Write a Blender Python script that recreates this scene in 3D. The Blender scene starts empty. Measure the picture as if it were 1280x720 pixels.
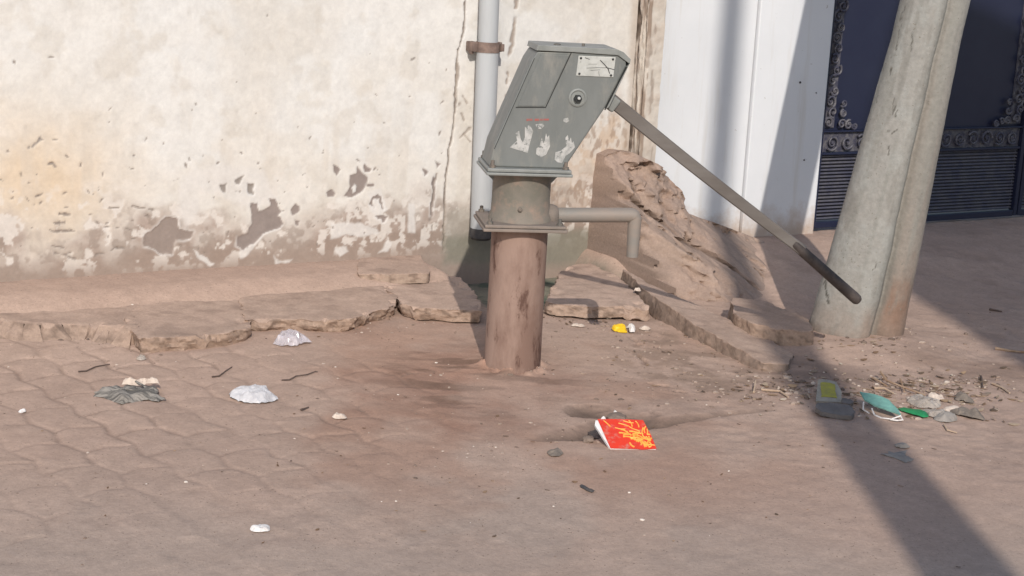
import bpy, bmesh, math, random
import numpy as np
from mathutils import Vector, Matrix
from mathutils.geometry import delaunay_2d_cdt

random.seed(7)
scene = bpy.context.scene
COL = scene.collection

# ------------------------------------------------------------------ survey of the place
CAM_H = 1.66; FPX = 2000.0; PITCH = math.radians(12.6); ROLL = math.radians(3.0)
_F = np.array([0, math.cos(PITCH), -math.sin(PITCH)])
_U = np.array([0, math.sin(PITCH), math.cos(PITCH)])
_R = np.array([1.0, 0, 0])
RI = math.cos(ROLL)*_R + math.sin(ROLL)*_U
UI = math.cos(ROLL)*_U - math.sin(ROLL)*_R
CP = np.array([0, 0, CAM_H])
def ray(px, py): return _F + (px-640)/FPX*RI + (360-py)/FPX*UI
def G(px, py, z=0.0):                     # sighting -> point on the level z
    d = ray(px, py); return CP + d*((z-CAM_H)/d[2])
def Dp(px, py, y):
    d = ray(px, py); return CP + d*(y/d[1])
def PL(px, py, p0, n):
    d = ray(px, py); return CP + d*(np.dot(np.array(p0)-CP, n)/np.dot(d, n))

WA = math.radians(31.0)                   # the house wall runs away to the right
WT = np.array([math.cos(WA), math.sin(WA), 0]); WN = np.array([math.sin(WA), -math.cos(WA), 0])
WP = np.array([-2.145, 6.528, 0.0])
def wsz(px, py, D=0.0):                   # sighting -> (along wall, height) on the wall plane
    q = PL(px, py, WP+WN*D, WN); return np.array([(q-WP) @ WT, q[2]])
def wpt(s, z, D=0.0): return WP + WT*s + WN*D + np.array([0, 0, z])

# ------------------------------------------------------------------ numpy noise
def _h(ix, iy, iz, seed):
    n = (ix.astype(np.int64)*374761393 + iy.astype(np.int64)*668265263 + iz.astype(np.int64)*2147483647 + seed*1274126177) & 0xffffffff
    n = ((n ^ (n >> 13))*1274126177) & 0xffffffff
    n = ((n ^ (n >> 16))*2246822519) & 0xffffffff
    return ((n ^ (n >> 15)) & 0xffff)/65535.0
def vn(x, y, z=None, seed=0):
    x = np.asarray(x, float); y = np.asarray(y, float)
    z = np.zeros_like(x) if z is None else np.asarray(z, float)
    ix, iy, iz = np.floor(x), np.floor(y), np.floor(z)
    fx, fy, fz = x-ix, y-iy, z-iz
    fx, fy, fz = [f*f*f*(f*(f*6-15)+10) for f in (fx, fy, fz)]
    r = 0
    for dz in (0, 1):
        wz = fz if dz else 1-fz
        if dz and not np.any(fz): continue
        for dy in (0, 1):
            wy = fy if dy else 1-fy
            for dx in (0, 1):
                wx = fx if dx else 1-fx
                r = r + _h(ix+dx, iy+dy, iz+dz, seed)*wx*wy*wz
    return r
def fbm(x, y, sc, oct=4, seed=0, z=None, gain=.5):
    a, t, r = 1.0, 0.0, 0
    for o in range(oct):
        f = sc*2.03**o
        r = r + a*vn(np.asarray(x)*f+17.3*o, np.asarray(y)*f-9.1*o, None if z is None else np.asarray(z)*f, seed+o*31)
        t += a; a *= gain
    return r/t                               # 0..1
def ss(a, b, x):
    t = np.clip((x-a)/(b-a), 0, 1); return t*t*(3-2*t)
def sd_poly(X, Y, poly):                   # signed distance, negative inside
    P = np.array(poly)[:, :2]; d = np.full(X.shape, 1e9); ins = np.zeros(X.shape, bool)
    for i in range(len(P)):
        a, b = P[i], P[(i+1) % len(P)]; e = b-a
        wx, wy = X-a[0], Y-a[1]
        t = np.clip((wx*e[0]+wy*e[1])/max(e @ e, 1e-12), 0, 1)
        d = np.minimum(d, (wx-e[0]*t)**2+(wy-e[1]*t)**2)
        c = ((a[1] > Y) != (b[1] > Y)) & (X < (b[0]-a[0])*(Y-a[1])/((b[1]-a[1]) if b[1] != a[1] else 1e-12)+a[0])
        ins ^= c
    return np.where(ins, -1, 1)*np.sqrt(d)
def d_line(X, Y, pts):
    d = np.full(X.shape, 1e9)
    for a, b in zip(pts[:-1], pts[1:]):
        a = np.array(a)[:2]; b = np.array(b)[:2]; e = b-a
        t = np.clip(((X-a[0])*e[0]+(Y-a[1])*e[1])/max(e @ e, 1e-12), 0, 1)
        d = np.minimum(d, (X-a[0]-e[0]*t)**2+(Y-a[1]-e[1]*t)**2)
    return np.sqrt(d)
def mixc(c, new, m):
    m = np.asarray(m)[..., None]; return c*(1-m)+np.array(new)*m

# ------------------------------------------------------------------ objects
def tag(o, label=None, cat=None, group=None, kind=None):
    if label: o['label'] = label
    if cat: o['category'] = cat
    if group: o['group'] = group
    o['kind'] = kind or 'thing'
    return o
def empty(name, loc, rz=0.0):
    o = bpy.data.objects.new(name, None); COL.objects.link(o)
    o.location = loc; o.rotation_euler = (0, 0, rz); o.empty_display_size = .1
    return o
TINT = {'dusty_ground': (1.06, .995, .945), 'broken_concrete': (1.02, .965, .92), 'small_stones': (1, 1, .98), 'old_plaster': (.765, .772, .775), 'pole_concrete': (.72, .74, .77)}
def mk(name, V, Fc, mat, parent=None, smooth=False, col=None, loc=None):
    if col is not None: col = np.asarray(col)*np.array(TINT.get(mat.name, (1, 1, 1)))
    me = bpy.data.meshes.new(name)
    V = np.asarray(V, float)
    if loc is not None: V = V-np.asarray(loc)
    me.from_pydata(V.tolist(), [], [list(map(int, f)) for f in Fc] if not isinstance(Fc, np.ndarray) else Fc.tolist())
    me.update()
    if smooth: me.polygons.foreach_set('use_smooth', [True]*len(me.polygons))
    if col is not None:
        a = me.attributes.new('Col', 'FLOAT_COLOR', 'POINT')
        c = np.ones((len(V), 4)); c[:, :3] = np.clip(col, 0, 1)
        a.data.foreach_set('color', c.ravel())
    me.materials.append(mat)
    o = bpy.data.objects.new(name, me); COL.objects.link(o)
    if loc is not None: o.location = loc
    if parent: o.parent = parent
    return o
class MB:
    def __init__(s): s.v = []; s.f = []
    def add(s, V, Fc):
        b = len(s.v); s.v += [tuple(map(float, p)) for p in V]; s.f += [[b+i for i in f] for f in Fc]
    def box(s, c, d, rot=None, bev=0.0):
        x, y, z = [k/2 for k in d]; b = min(bev, x*.9, y*.9, z*.9)
        if b <= 0:
            V = [(sx*x, sy*y, sz*z) for sx in (-1, 1) for sy in (-1, 1) for sz in (-1, 1)]
            Fc = [(0, 1, 3, 2), (4, 6, 7, 5), (0, 4, 5, 1), (2, 3, 7, 6), (0, 2, 6, 4), (1, 5, 7, 3)]
        else:
            bm = bmesh.new(); bmesh.ops.create_cube(bm, size=1)
            for v in bm.verts: v.co = Vector((v.co.x*2*x, v.co.y*2*y, v.co.z*2*z))
            bmesh.ops.bevel(bm, geom=bm.edges[:], offset=b, segments=2, affect='EDGES', profile=.5)
            bm.verts.index_update()
            V = [tuple(v.co) for v in bm.verts]; Fc = [[v.index for v in f.verts] for f in bm.faces]; bm.free()
        V = np.array(V)
        if rot is not None: V = V @ np.array(rot).T
        s.add(V+np.array(c), Fc)
    def tube(s, pts, rad, n=12, cap=True, sq=False):
        pts = [np.array(p, float) for p in pts]
        if np.isscalar(rad): rad = [rad]*len(pts)
        V = []; up = None
        for i, p in enumerate(pts):
            d = pts[min(i+1, len(pts)-1)]-pts[max(i-1, 0)]; d = d/(np.linalg.norm(d)+1e-12)
            if up is None:
                up = np.array([0, 0, 1.]) if abs(d[2]) < .9 else np.array([0, 1., 0])
            a = np.cross(d, up); a /= np.linalg.norm(a)+1e-12; b = np.cross(a, d); up = b
            for k in range(n):
                t = 2*math.pi*(k+.5*sq)/n; V.append(p+rad[i]*(math.cos(t)*a+math.sin(t)*b))
        Fc = [(i*n+k, i*n+(k+1) % n, (i+1)*n+(k+1) % n, (i+1)*n+k) for i in range(len(pts)-1) for k in range(n)]
        if cap: Fc += [tuple(range(n))[::-1], tuple(range((len(pts)-1)*n, len(pts)*n))]
        s.add(V, Fc)
    def lathe(s, prof, c=(0, 0, 0), n=48, ax=(0, 0)):
        V = []; m = len(prof)
        for r, z in prof:
            for k in range(n):
                t = 2*math.pi*k/n; V.append((c[0]+r*math.cos(t)+ax[0]*z, c[1]+r*math.sin(t)+ax[1]*z, c[2]+z))
        Fc = [(i*n+k, i*n+(k+1) % n, (i+1)*n+(k+1) % n, (i+1)*n+k) for i in range(m-1) for k in range(n)]
        Fc += [tuple(range(n))[::-1], tuple(range((m-1)*n, m*n))]
        s.add(V, Fc)
    def prism(s, poly, y0, y1):               # polygon in local x,z pushed from y0 to y1
        n = len(poly)
        a = sum(poly[i][0]*poly[(i+1) % n][1]-poly[(i+1) % n][0]*poly[i][1] for i in range(n))
        if a < 0: poly = poly[::-1]
        V = [(p[0], y0, p[1]) for p in poly]+[(p[0], y1, p[1]) for p in poly]
        Fc = [tuple(range(n)), tuple(range(n, 2*n))[::-1]]+[(i, i+n, (i+1) % n+n, (i+1) % n) for i in range(n)]
        s.add(V, Fc)
    def build(s, name, mat, parent=None, smooth=False, bev=0.0, wn=False):
        o = mk(name, s.v, s.f, mat, parent, smooth)
        if bev > 0:
            b = o.modifiers.new('bevel', 'BEVEL'); b.width = bev; b.segments = 2; b.limit_method = 'ANGLE'; b.angle_limit = math.radians(35)
        if smooth:
            o.data.set_sharp_from_angle(angle=math.radians(38))
        return o

# ------------------------------------------------------------------ materials
def newmat(name):
    m = bpy.data.materials.new(name); m.use_nodes = True
    nt = m.node_tree; return m, nt, nt.nodes, nt.links, nt.nodes['Principled BSDF']
def _noise(nd, lk, vec, scale, det=4, rough=.6, stretch=None):
    n = nd.new('ShaderNodeTexNoise'); n.inputs['Scale'].default_value = scale; n.inputs['Detail'].default_value = det
    n.inputs['Roughness'].default_value = rough
    if stretch:
        mp = nd.new('ShaderNodeMapping'); mp.inputs['Scale'].default_value = stretch; lk.new(vec, mp.inputs['Vector']); lk.new(mp.outputs[0], n.inputs['Vector'])
    else: lk.new(vec, n.inputs['Vector'])
    return n.outputs['Fac']
def _ramp(nd, lk, fac, a, b, ca=(0, 0, 0, 1), cb=(1, 1, 1, 1)):
    r = nd.new('ShaderNodeValToRGB'); e = r.color_ramp.elements
    e[0].position = a; e[1].position = b; e[0].color = ca; e[1].color = cb
    lk.new(fac, r.inputs[0]); return r.outputs[0]
def _mix(nd, lk, fac, a, b, mode='MIX'):
    m = nd.new('ShaderNodeMix'); m.data_type = 'RGBA'; m.blend_type = mode
    def setin(i, v):
        if hasattr(v, 'is_output'): lk.new(v, m.inputs[i])
        elif isinstance(v, (int, float)): m.inputs[i].default_value = v
        else: m.inputs[i].default_value = (*v[:3], 1)
    setin(0, fac); setin(6, a); setin(7, b); return m.outputs[2]
def c4(c): return (*c, 1)
def attr_mat(name, fine=90., amt=(.82, 1.12), bump=.35, bdist=.004, rough=.95, bscale=140., speck=None):
    m, nt, nd, lk, p = newmat(name)
    tc = nd.new('ShaderNodeTexCoord').outputs['Object']
    at = nd.new('ShaderNodeAttribute'); at.attribute_name = 'Col'
    f = _ramp(nd, lk, _noise(nd, lk, tc, fine, 6, .7), .3, .7, c4((amt[0],)*3), c4((amt[1],)*3))
    c = _mix(nd, lk, 1.0, at.outputs['Color'], f, 'MULTIPLY')
    if speck:
        s = _ramp(nd, lk, _noise(nd, lk, tc, speck[0], 2, .5), speck[1], speck[1]+.04)
        c = _mix(nd, lk, s, c, speck[2])
    lk.new(c, p.inputs['Base Color'])
    p.inputs['Roughness'].default_value = rough; p.inputs['Specular IOR Level'].default_value = .15
    b = nd.new('ShaderNodeBump'); b.inputs['Strength'].default_value = bump; b.inputs['Distance'].default_value = bdist
    lk.new(_noise(nd, lk, tc, bscale, 5, .65), b.inputs['Height']); lk.new(b.outputs[0], p.inputs['Normal'])
    return m
def plain(name, col, col2=None, sc=8., lo=.4, hi=.65, rough=.7, metal=0., bump=.15, bsc=60., stretch=None, col3=None, sc3=30., lo3=.58, hi3=.66, spec=.3, bd=.003):
    m, nt, nd, lk, p = newmat(name)
    tc = nd.new('ShaderNodeTexCoord').outputs['Object']
    col2 = col2 or tuple(k*.82 for k in col)
    c = _mix(nd, lk, _ramp(nd, lk, _noise(nd, lk, tc, sc, 6, .65, stretch), lo, hi), col, col2)
    if col3: c = _mix(nd, lk, _ramp(nd, lk, _noise(nd, lk, tc, sc3, 5, .7, stretch), lo3, hi3), c, col3)
    lk.new(c, p.inputs['Base Color'])
    p.inputs['Roughness'].default_value = rough; p.inputs['Metallic'].default_value = metal
    p.inputs['Specular IOR Level'].default_value = spec
    if bump:
        b = nd.new('ShaderNodeBump'); b.inputs['Strength'].default_value = bump; b.inputs['Distance'].default_value = bd
        lk.new(_noise(nd, lk, tc, bsc, 5, .65), b.inputs['Height']); lk.new(b.outputs[0], p.inputs['Normal'])
    return m

M = {}
M['ground'] = attr_mat('dusty_ground', 70., (.86, 1.10), .55, .004, .97, 150., (120., .685, (.19, .145, .115)))
M['wall'] = attr_mat('old_plaster', 60., (.94, 1.04), .3, .003, .92, 90.)
M['concrete'] = attr_mat('broken_concrete', 80., (.82, 1.12), .6, .004, .96, 120., (180., .70, (.17, .13, .11)))
M['pole'] = attr_mat('pole_concrete', 45., (.82, 1.10), .6, .004, .9, 70., (75., .68, (.20, .185, .16)))
M['stone'] = attr_mat('small_stones', 60., (.85, 1.1), .3, .002, .95, 200.)
M['white_wall'] = plain('white_wall_paint', (.66, .675, .695), (.61, .625, .645), 1.6, .35, .7, .75, 0, .10, 40., None, (.66, .66, .66), 22., .70, .78)
M['pipe'] = plain('grey_pvc', (.43, .45, .465), (.36, .37, .375), 6., .4, .72, .5, 0, .05, 40., (1, 1, .15), (.40, .36, .32), 14., .62, .74)
M['pipe_dark'] = plain('dark_socket', (.05, .05, .055), (.10, .09, .085), 20., .4, .7, .7)
M['rust_strap'] = plain('rusty_strap', (.15, .11, .095), (.28, .20, .165), 25., .4, .7, .8, 0, .4, 80.)
M['ped'] = plain('pedestal_dusty_paint', (.30, .21, .172), (.20, .128, .102), 7., .40, .58, .8, 0, .35, 60., (1, 1, .35), (.11, .062, .048), 15., .56, .64)
M['tank'] = plain('tank_dusty_metal', (.225, .195, .165), (.165, .155, .13), 7., .4, .62, .8, 0, .35, 70., None, (.27, .205, .165), 12., .52, .66)
M['flange'] = plain('flange_dusty', (.25, .205, .175), (.18, .155, .135), 9., .4, .66, .75, 0, .3, 70.)
M['head'] = plain('head_grey_paint', (.168, .178, .173), (.128, .138, .134), 5., .40, .62, .47, 0, .10, 26., (1, 1, .35), (.225, .22, .20), 13., .52, .72, .42)
M['head_light'] = plain('lid_grey_paint', (.25, .26, .25), (.19, .20, .19), 10., .4, .66, .45, 0, .08, 60.)
M['seam'] = plain('dark_gap', (.03, .032, .032), None, 8., rough=.8)
M['spout'] = plain('galvanised_spout', (.215, .205, .19), (.275, .225, .19), 9., .42, .66, .55, .0, .15, 60., (.3, 1, 1))
M['plate'] = plain('aluminium_plate', (.52, .53, .51), (.40, .41, .39), 30., .4, .7, .45, .3, .12, 60., None, (.2, .2, .19), 60., .66, .72)
M['rivet'] = plain('rivet_steel', (.06, .06, .06), None, 30., rough=.5, metal=.3)
M['bolt'] = plain('bolt_steel', (.12, .115, .105), (.2, .16, .13), 40., rough=.6)
M['sticker'] = plain('torn_white_sticker', (.46, .455, .44), (.27, .275, .265), 40., .42, .62, .7, 0, .1, 60., None, (.165, .175, .17), 55., .56, .62)
M['redmark'] = plain('red_mark', (.33, .10, .09), (.22, .13, .12), 60., .4, .7, .7)
M['handle'] = plain('worn_handle_bar', (.165, .15, .138), (.115, .10, .09), 9., .4, .66, .5, .1, .15, 60., (.3, 1, 1))
M['grip'] = plain('dark_grip', (.055, .045, .042), (.10, .08, .072), 25., .42, .7, .6, 0, .2, 80.)
M['gate'] = plain('navy_gate_paint', (.012, .015, .038), (.016, .020, .044), 3., .4, .7, .42, 0, .03, 30., None, (.045, .046, .068), 35., .66, .84, .4)
M['gate_trim'] = plain('navy_trim_dusty', (.05, .05, .075), (.125, .12, .13), 30., .42, .62, .5, 0, .05, 60., None, None)
M['gate_rib'] = plain('navy_rib_dusty', (.06, .06, .085), (.105, .10, .11), 14., .4, .66, .5, 0, .05, 60.)
M['cloth'] = plain('dark_grey_cloth', (.27, .25, .225), (.10, .095, .088), 11., .44, .56, .85, 0, .3, 200., (1, 9, 1))
M['cream'] = plain('cream_paper', (.62, .53, .45), (.45, .36, .30), 40., .4, .7, .8)
M['whitebag'] = plain('white_plastic_film', (.56, .555, .57), (.44, .43, .44), 22., .45, .7, .4, 0, .5, 45., None, (.45, .42, .42), 40., .68, .76)
M['yellow'] = plain('yellow_wrapper', (.80, .52, .02), (.70, .42, .02), 30., .4, .7, .4, 0, .25, 80.)
M['whitewrap'] = plain('white_wrapper', (.76, .74, .72), (.55, .50, .47), 40., .45, .7, .45, 0, .25, 80.)
M['red'] = plain('red_card', (.66, .048, .024), (.58, .042, .026), 20., .4, .7, .5, 0, .1, 60., None, (.50, .22, .17), 30., .54, .74)
M['paper'] = plain('white_card_edge', (.75, .73, .72), None, 30., rough=.8)
M['noodle'] = plain('orange_yellow_print', (.84, .46, .10), (.78, .30, .05), 60., .4, .65, .5)
M['teal'] = plain('teal_fabric', (.17, .36, .31), (.13, .27, .24), 40., .4, .7, .8, 0, .2, 200.)
M['green'] = plain('green_film', (.03, .27, .10), (.02, .18, .07), 30., .4, .7, .45, 0, .2, 80.)
M['olive'] = plain('mossy_yellow', (.34, .32, .06), (.25, .24, .09), 40., .4, .68, .85, 0, .3, 90.)
M['greycard'] = plain('grey_card', (.33, .31, .27), (.24, .22, .19), 30., .4, .68, .85, 0, .3, 90.)
M['darkstone'] = plain('grey_flat_stone', (.17, .155, .15), (.13, .12, .115), 25., .4, .68, .9, 0, .5, 90.)
M['sole'] = plain('brown_grey_rag', (.22, .185, .155), (.14, .12, .105), 25., .4, .66, .9, 0, .4, 90.)
M['twig'] = plain('dry_twig', (.30, .19, .12), (.42, .31, .22), 30., .4, .7, .85)
M['paletwig'] = plain('pale_twig', (.50, .39, .29), (.38, .27, .19), 30., .4, .7, .85)
M['darktwig'] = plain('dark_twig', (.09, .065, .055), (.15, .11, .09), 30., .4, .7, .85)
M['greyscrap'] = plain('grey_scrap', (.30, .275, .25), (.22, .2, .185), 30., .4, .7, .85, 0, .3, 90.)
def grimy_white():
    m, nt, nd, lk, p = newmat('white_wall_paint')
    tc = nd.new('ShaderNodeTexCoord').outputs['Object']
    c = _mix(nd, lk, _ramp(nd, lk, _noise(nd, lk, tc, 1.8, 6, .65), .35, .7), (.66, .675, .695), (.61, .625, .645))
    c = _mix(nd, lk, _ramp(nd, lk, _noise(nd, lk, tc, 9., 5, .7, (1, 1, .08)), .56, .76), c, (.56, .55, .53))
    c = _mix(nd, lk, _ramp(nd, lk, _noise(nd, lk, tc, 38., 3, .6), .72, .76), c, (.40, .38, .36))
    sx = nd.new('ShaderNodeSeparateXYZ'); lk.new(tc, sx.inputs[0])
    ad = nd.new('ShaderNodeMath'); ad.operation = 'MULTIPLY_ADD'; lk.new(_noise(nd, lk, tc, 12., 5, .7), ad.inputs[0]); ad.inputs[1].default_value = .32; lk.new(sx.outputs['Z'], ad.inputs[2])
    c = _mix(nd, lk, _ramp(nd, lk, ad.outputs[0], .26, .44, c4((1,)*3), c4((0,)*3)), c, (.44, .36, .30))
    lk.new(c, p.inputs['Base Color']); p.inputs['Roughness'].default_value = .75; p.inputs['Specular IOR Level'].default_value = .25
    b = nd.new('ShaderNodeBump'); b.inputs['Strength'].default_value = .18; b.inputs['Distance'].default_value = .004
    lk.new(_noise(nd, lk, tc, 30., 6, .65), b.inputs['Height']); lk.new(b.outputs[0], p.inputs['Normal'])
    return m
M['white_wall'] = grimy_white()
def film(name, col, a):
    m, nt, nd, lk, p = newmat(name)
    tc = nd.new('ShaderNodeTexCoord').outputs['Object']
    p.inputs['Base Color'].default_value = c4(col); p.inputs['Roughness'].default_value = .22; p.inputs['Specular IOR Level'].default_value = .6
    f = _ramp(nd, lk, _noise(nd, lk, tc, 35., 4, .6), .35, .7, c4((a*.6,)*3), c4((min(1, a*1.5),)*3)); lk.new(f, p.inputs['Alpha'])
    return m
M['film'] = film('clear_plastic_film', (.62, .58, .62), .5)
M['film2'] = film('dusty_plastic_film', (.52, .46, .40), .55)

# ------------------------------------------------------------------ ground
PUMP = G(640, 458)
def wdist(x, y): return (x-WP[0])*WN[0]+(y-WP[1])*WN[1]
def gp(lst, z=0.0): return [G(a, b, z) for a, b in lst]
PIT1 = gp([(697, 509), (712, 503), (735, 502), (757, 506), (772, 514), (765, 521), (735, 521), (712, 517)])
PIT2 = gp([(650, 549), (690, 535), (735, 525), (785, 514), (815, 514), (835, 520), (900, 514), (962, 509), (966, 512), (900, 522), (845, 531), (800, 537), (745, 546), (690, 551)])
CRK = [gp([(787, 470), (812, 477), (850, 487), (853, 480), (856, 489), (885, 490)]),
       gp([(785, 416), (797, 430), (802, 447), (806, 455)])]
def ground_fn(x, y, fine=True):
    w = wdist(x, y)
    big = fbm(x, y, 1.1, 4, 3); med = fbm(x, y, 5., 4, 11); sm = fbm(x, y, 22., 4, 23)
    right = ss(.95, 1.45, x)
    zr = .10*ss(1.15, .12, w)
    alongs = (x-WP[0])*WT[0]+(y-WP[1])*WT[1]
    drain = ss(1.95, 2.15, alongs)*ss(2.95, 2.8, alongs)
    zl = .092*ss(.55, .22, w)*(1-drain) - .05*drain*ss(.8, .6, w)
    z = zr*right+zl*(1-right)
    # low bank of trodden earth against the ledge and round the pole foot
    z = z+.02*ss(1.05, .6, w)*(1-right)*ss(-.2, -.9, x)
    dpole = np.hypot(x-1.50, y-6.72); z = z+.035*ss(.55, .18, dpole)
    rp_ = np.hypot(x-PUMP[0], y-PUMP[1]); z = z+.012*ss(.35, .08, rp_)*(med*1.4)+.05*ss(.165, .10, rp_)*np.clip(sm*1.6-.45, 0, 1)
    rough = .22+.68*ss(.1, .8, x)*ss(4.75, 5.4, y)
    z = z+(big-.5)*.03*(.4+rough)+(med-.5)*.012*rough+(sm-.5)*.006*(.4+rough)
    # pavers on the left, half buried under dust
    pm = ss(-.12, -.6, x+.12*(big-.5)*4)*ss(6.25, 5.85, y+(med-.5)*.3)
    a = math.radians(-50); p = x*math.cos(a)+y*math.sin(a); q = -x*math.sin(a)+y*math.cos(a)
    tri = lambda t: 2*np.abs(2*(t-np.floor(t+.5)))-1
    qq = q+.014*tri(p/.236)+(med-.5)*.022; w0 = .170
    k = np.floor(qq/w0); dq = np.abs((qq/w0-k)-.5); dq = (.5-dq)*w0
    pp = p+.118*(k % 2)+.014*tri(q/.170)+(med-.5)*.022; l0 = .236
    kp = np.floor(pp/l0); dp = (.5-np.abs((pp/l0-kp)-.5))*l0
    dj = np.minimum(dq, dp)
    fill = (.25+.75*ss(.36, .62, fbm(x, y, 3.6, 3, 77)))*(.30+.70*ss(4.4, 5.4, y))*(.72+.28*ss(.3, .62, fbm(x, y, 1.7, 3, 78)))
    j = ss(.0115, .002, dj+(sm-.5)*.010)*pm*fill
    tone = (_h(k, kp, k*0, 5)-.5)*pm*ss(.0, .03, dj)*ss(4.1, 5.2, y)
    dome = ss(0., .05, dj)*pm*.0025*ss(4.0, 5.2, y)+(_h(k, kp, k*0, 9)-.5)*.004*pm*ss(0, .02, dj)
    z = z-.006*j+dome
    # pits and broken edges
    wx, wy = x+(med-.5)*.10+(sm-.5)*.03, y+(sm-.5)*.05
    pit_shade = np.zeros_like(x)
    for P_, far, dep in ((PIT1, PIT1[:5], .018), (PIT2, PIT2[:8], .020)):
        s = sd_poly(wx, wy, P_); ins = ss(.006, -.016, s); g = ss(-.01, .085, d_line(wx, wy, far)); pit_shade = np.maximum(pit_shade, ins*(.4+.6*g)); z = z-dep*ins*g
    crk = np.zeros_like(x)
    for L in CRK:
        c = ss(.010, .001, d_line(x+(sm-.5)*.05, y+(sm-.5)*.07, L))*ss(.36, .5, fbm(x, y, 14., 2, 66)); crk = np.maximum(crk, c); z = z-.018*c
    # colour
    c = np.empty(x.shape+(3,)); c[...] = (.405, .312, .262)
    c = mixc(c, (.375, .315, .275), ss(5.0, 4.0, y+(big-.5)*1.2)*.85)            # greyer road dust near the street
    c = mixc(c, (.345, .225, .17), ss(.42, .62, fbm(x, y, 2.3, 4, 41))*ss(6.9, 6.4, y)*ss(.0, .3, x+.9)*ss(1.6, .9, np.hypot(x+.05, (y-5.9)*.8))*.55)
    dp_ = np.hypot((x+.18), (y-5.72)*.75)
    c = mixc(c, (.30, .185, .14), ss(.55, .1, dp_+(med-.5)*.5)*.75)
    c = mixc(c, (.17, .115, .09), ss(.52, .64, fbm(x*.55, y*1.5, 9., 4, 61))*ss(.55, .15, np.hypot(x+.11, (y-5.83)*.8))*.8)
    c = mixc(c, (.44, .345, .29), ss(.5, .72, fbm(x, y, 3.1, 4, 51))*.45)
    c = mixc(c, (.30, .225, .185), ss(.55, .78, fbm(x, y, 6.5, 4, 57))*rough*.45)
    c = c*(1+.10*tone)[..., None]
    c = mixc(c, (.235, .18, .15), j*.62)
    c = mixc(c, (.15, .115, .095), pit_shade*.9*(.75+.5*med))  # shade of the hollows painted into the ground colour
    c = mixc(c, (.10, .075, .062), crk*.85)
    ds = sd_poly(x+(med-.5)*.3, y+(med-.5)*.3, gp([(775, 402), (830, 412), (900, 440), (985, 470), (1000, 500), (930, 495), (860, 495), (800, 470), (780, 440)]))
    c = mixc(c, (.27, .205, .165), ss(.10, -.10, ds)*ss(.40, .60, fbm(x, y, 13., 4, 83))*.75)
    damp = ss(.8, .6, w)*drain
    c = mixc(c, (.17, .185, .15), damp*.85)
    c = mixc(c, (.09, .125, .10), damp*ss(.5, .66, fbm(x, y, 12., 4, 71))*.8)
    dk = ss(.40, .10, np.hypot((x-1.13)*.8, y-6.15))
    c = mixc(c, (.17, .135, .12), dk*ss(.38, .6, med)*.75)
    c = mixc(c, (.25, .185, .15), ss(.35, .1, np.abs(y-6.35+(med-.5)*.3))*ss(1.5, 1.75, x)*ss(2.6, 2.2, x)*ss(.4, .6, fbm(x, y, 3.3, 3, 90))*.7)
    c = c*(.90+.20*sm)[..., None]*(.94+.12*med)[..., None]
    return z, c
xs = np.concatenate([[-60, -25, -10, -5], np.arange(-3.6, -2.42, .03), np.arange(-2.42, .1, .0075), np.arange(.1, 3.42, .0105), [3.7, 4.4, 6, 12, 30, 60]])
ys = np.concatenate([[-60, -25, -10, -4, -1, 1, 2.4, 3.2], np.arange(3.55, 6.3, .0085), np.arange(6.3, 7.6, .0105), np.arange(7.6, 9.95, .02), [10.3, 11, 13, 18, 30, 60]])
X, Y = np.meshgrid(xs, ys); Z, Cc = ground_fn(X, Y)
def gz(x, y):                              # height of the ground sheet
    i = int(np.clip(np.searchsorted(xs, x)-1, 0, len(xs)-2)); j = int(np.clip(np.searchsorted(ys, y)-1, 0, len(ys)-2))
    a = (x-xs[i])/(xs[i+1]-xs[i]); b = (y-ys[j])/(ys[j+1]-ys[j])
    return float((Z[j, i]*(1-a)+Z[j, i+1]*a)*(1-b)+(Z[j+1, i]*(1-a)+Z[j+1, i+1]*a)*b)
nx, ny = len(xs), len(ys); idx = np.arange(nx*ny).reshape(ny, nx)
Fq = np.stack([idx[:-1, :-1], idx[:-1, 1:], idx[1:, 1:], idx[1:, :-1]], -1).reshape(-1, 4)
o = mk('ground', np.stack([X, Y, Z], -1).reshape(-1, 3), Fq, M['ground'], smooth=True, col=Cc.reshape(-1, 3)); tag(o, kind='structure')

# ------------------------------------------------------------------ old plaster wall
def ppx(lst): return [wsz(a, b) for a, b in lst]
def crop5(lst): return ppx([(300+a/4, 180+b/4) for a, b in lst])
def crop4(lst): return ppx([(a/4, 160+b/4) for a, b in lst])
S_END = wsz(788, 150)[0]
ss_ = np.concatenate([[-4, -2.6], np.arange(-1.6, -.12, .012), np.arange(-.12, S_END, .0058), [S_END]])
zz_ = np.concatenate([[-.15, -.02], np.arange(.04, 1.46, .0058), [1.6, 2.0, 2.7]])
S, Zw = np.meshgrid(ss_, zz_)
wob = (fbm(S, Zw, 26., 3, 5)-.5)*.022; wob2 = (fbm(S, Zw, 26., 3, 8)-.5)*.022
f1 = fbm(S, Zw, 1.6, 4, 2); f2 = fbm(S, Zw, 6., 5, 4); f3 = fbm(S, Zw, 24., 4, 6); streak = fbm(S*1.0, Zw*.12, 16., 4, 9)
c = np.empty(S.shape+(3,)); c[...] = (.83, .79, .735)
c = mixc(c, (.86, .84, .81), ss(.75, 1.15, Zw+(f1-.5)*.4)*.8)
c = mixc(c, (.70, .64, .56), ss(.45, .7, f1)*.4)
c = mixc(c, (.86, .85, .83), ss(.52, .66, fbm(S, Zw, 2.6, 5, 12))*ss(.35, .7, Zw)*.6)
c = mixc(c, (.68, .62, .54), ss(.56, .72, fbm(S, Zw, 9., 4, 13))*.35)
o1 = wsz(35, 225); c = mixc(c, (.78, .57, .35), ss(.62, .0, np.hypot((S-o1[0])*.9, (Zw-o1[1])*1.5)+(f2-.5)*.25)*.62)
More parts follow.
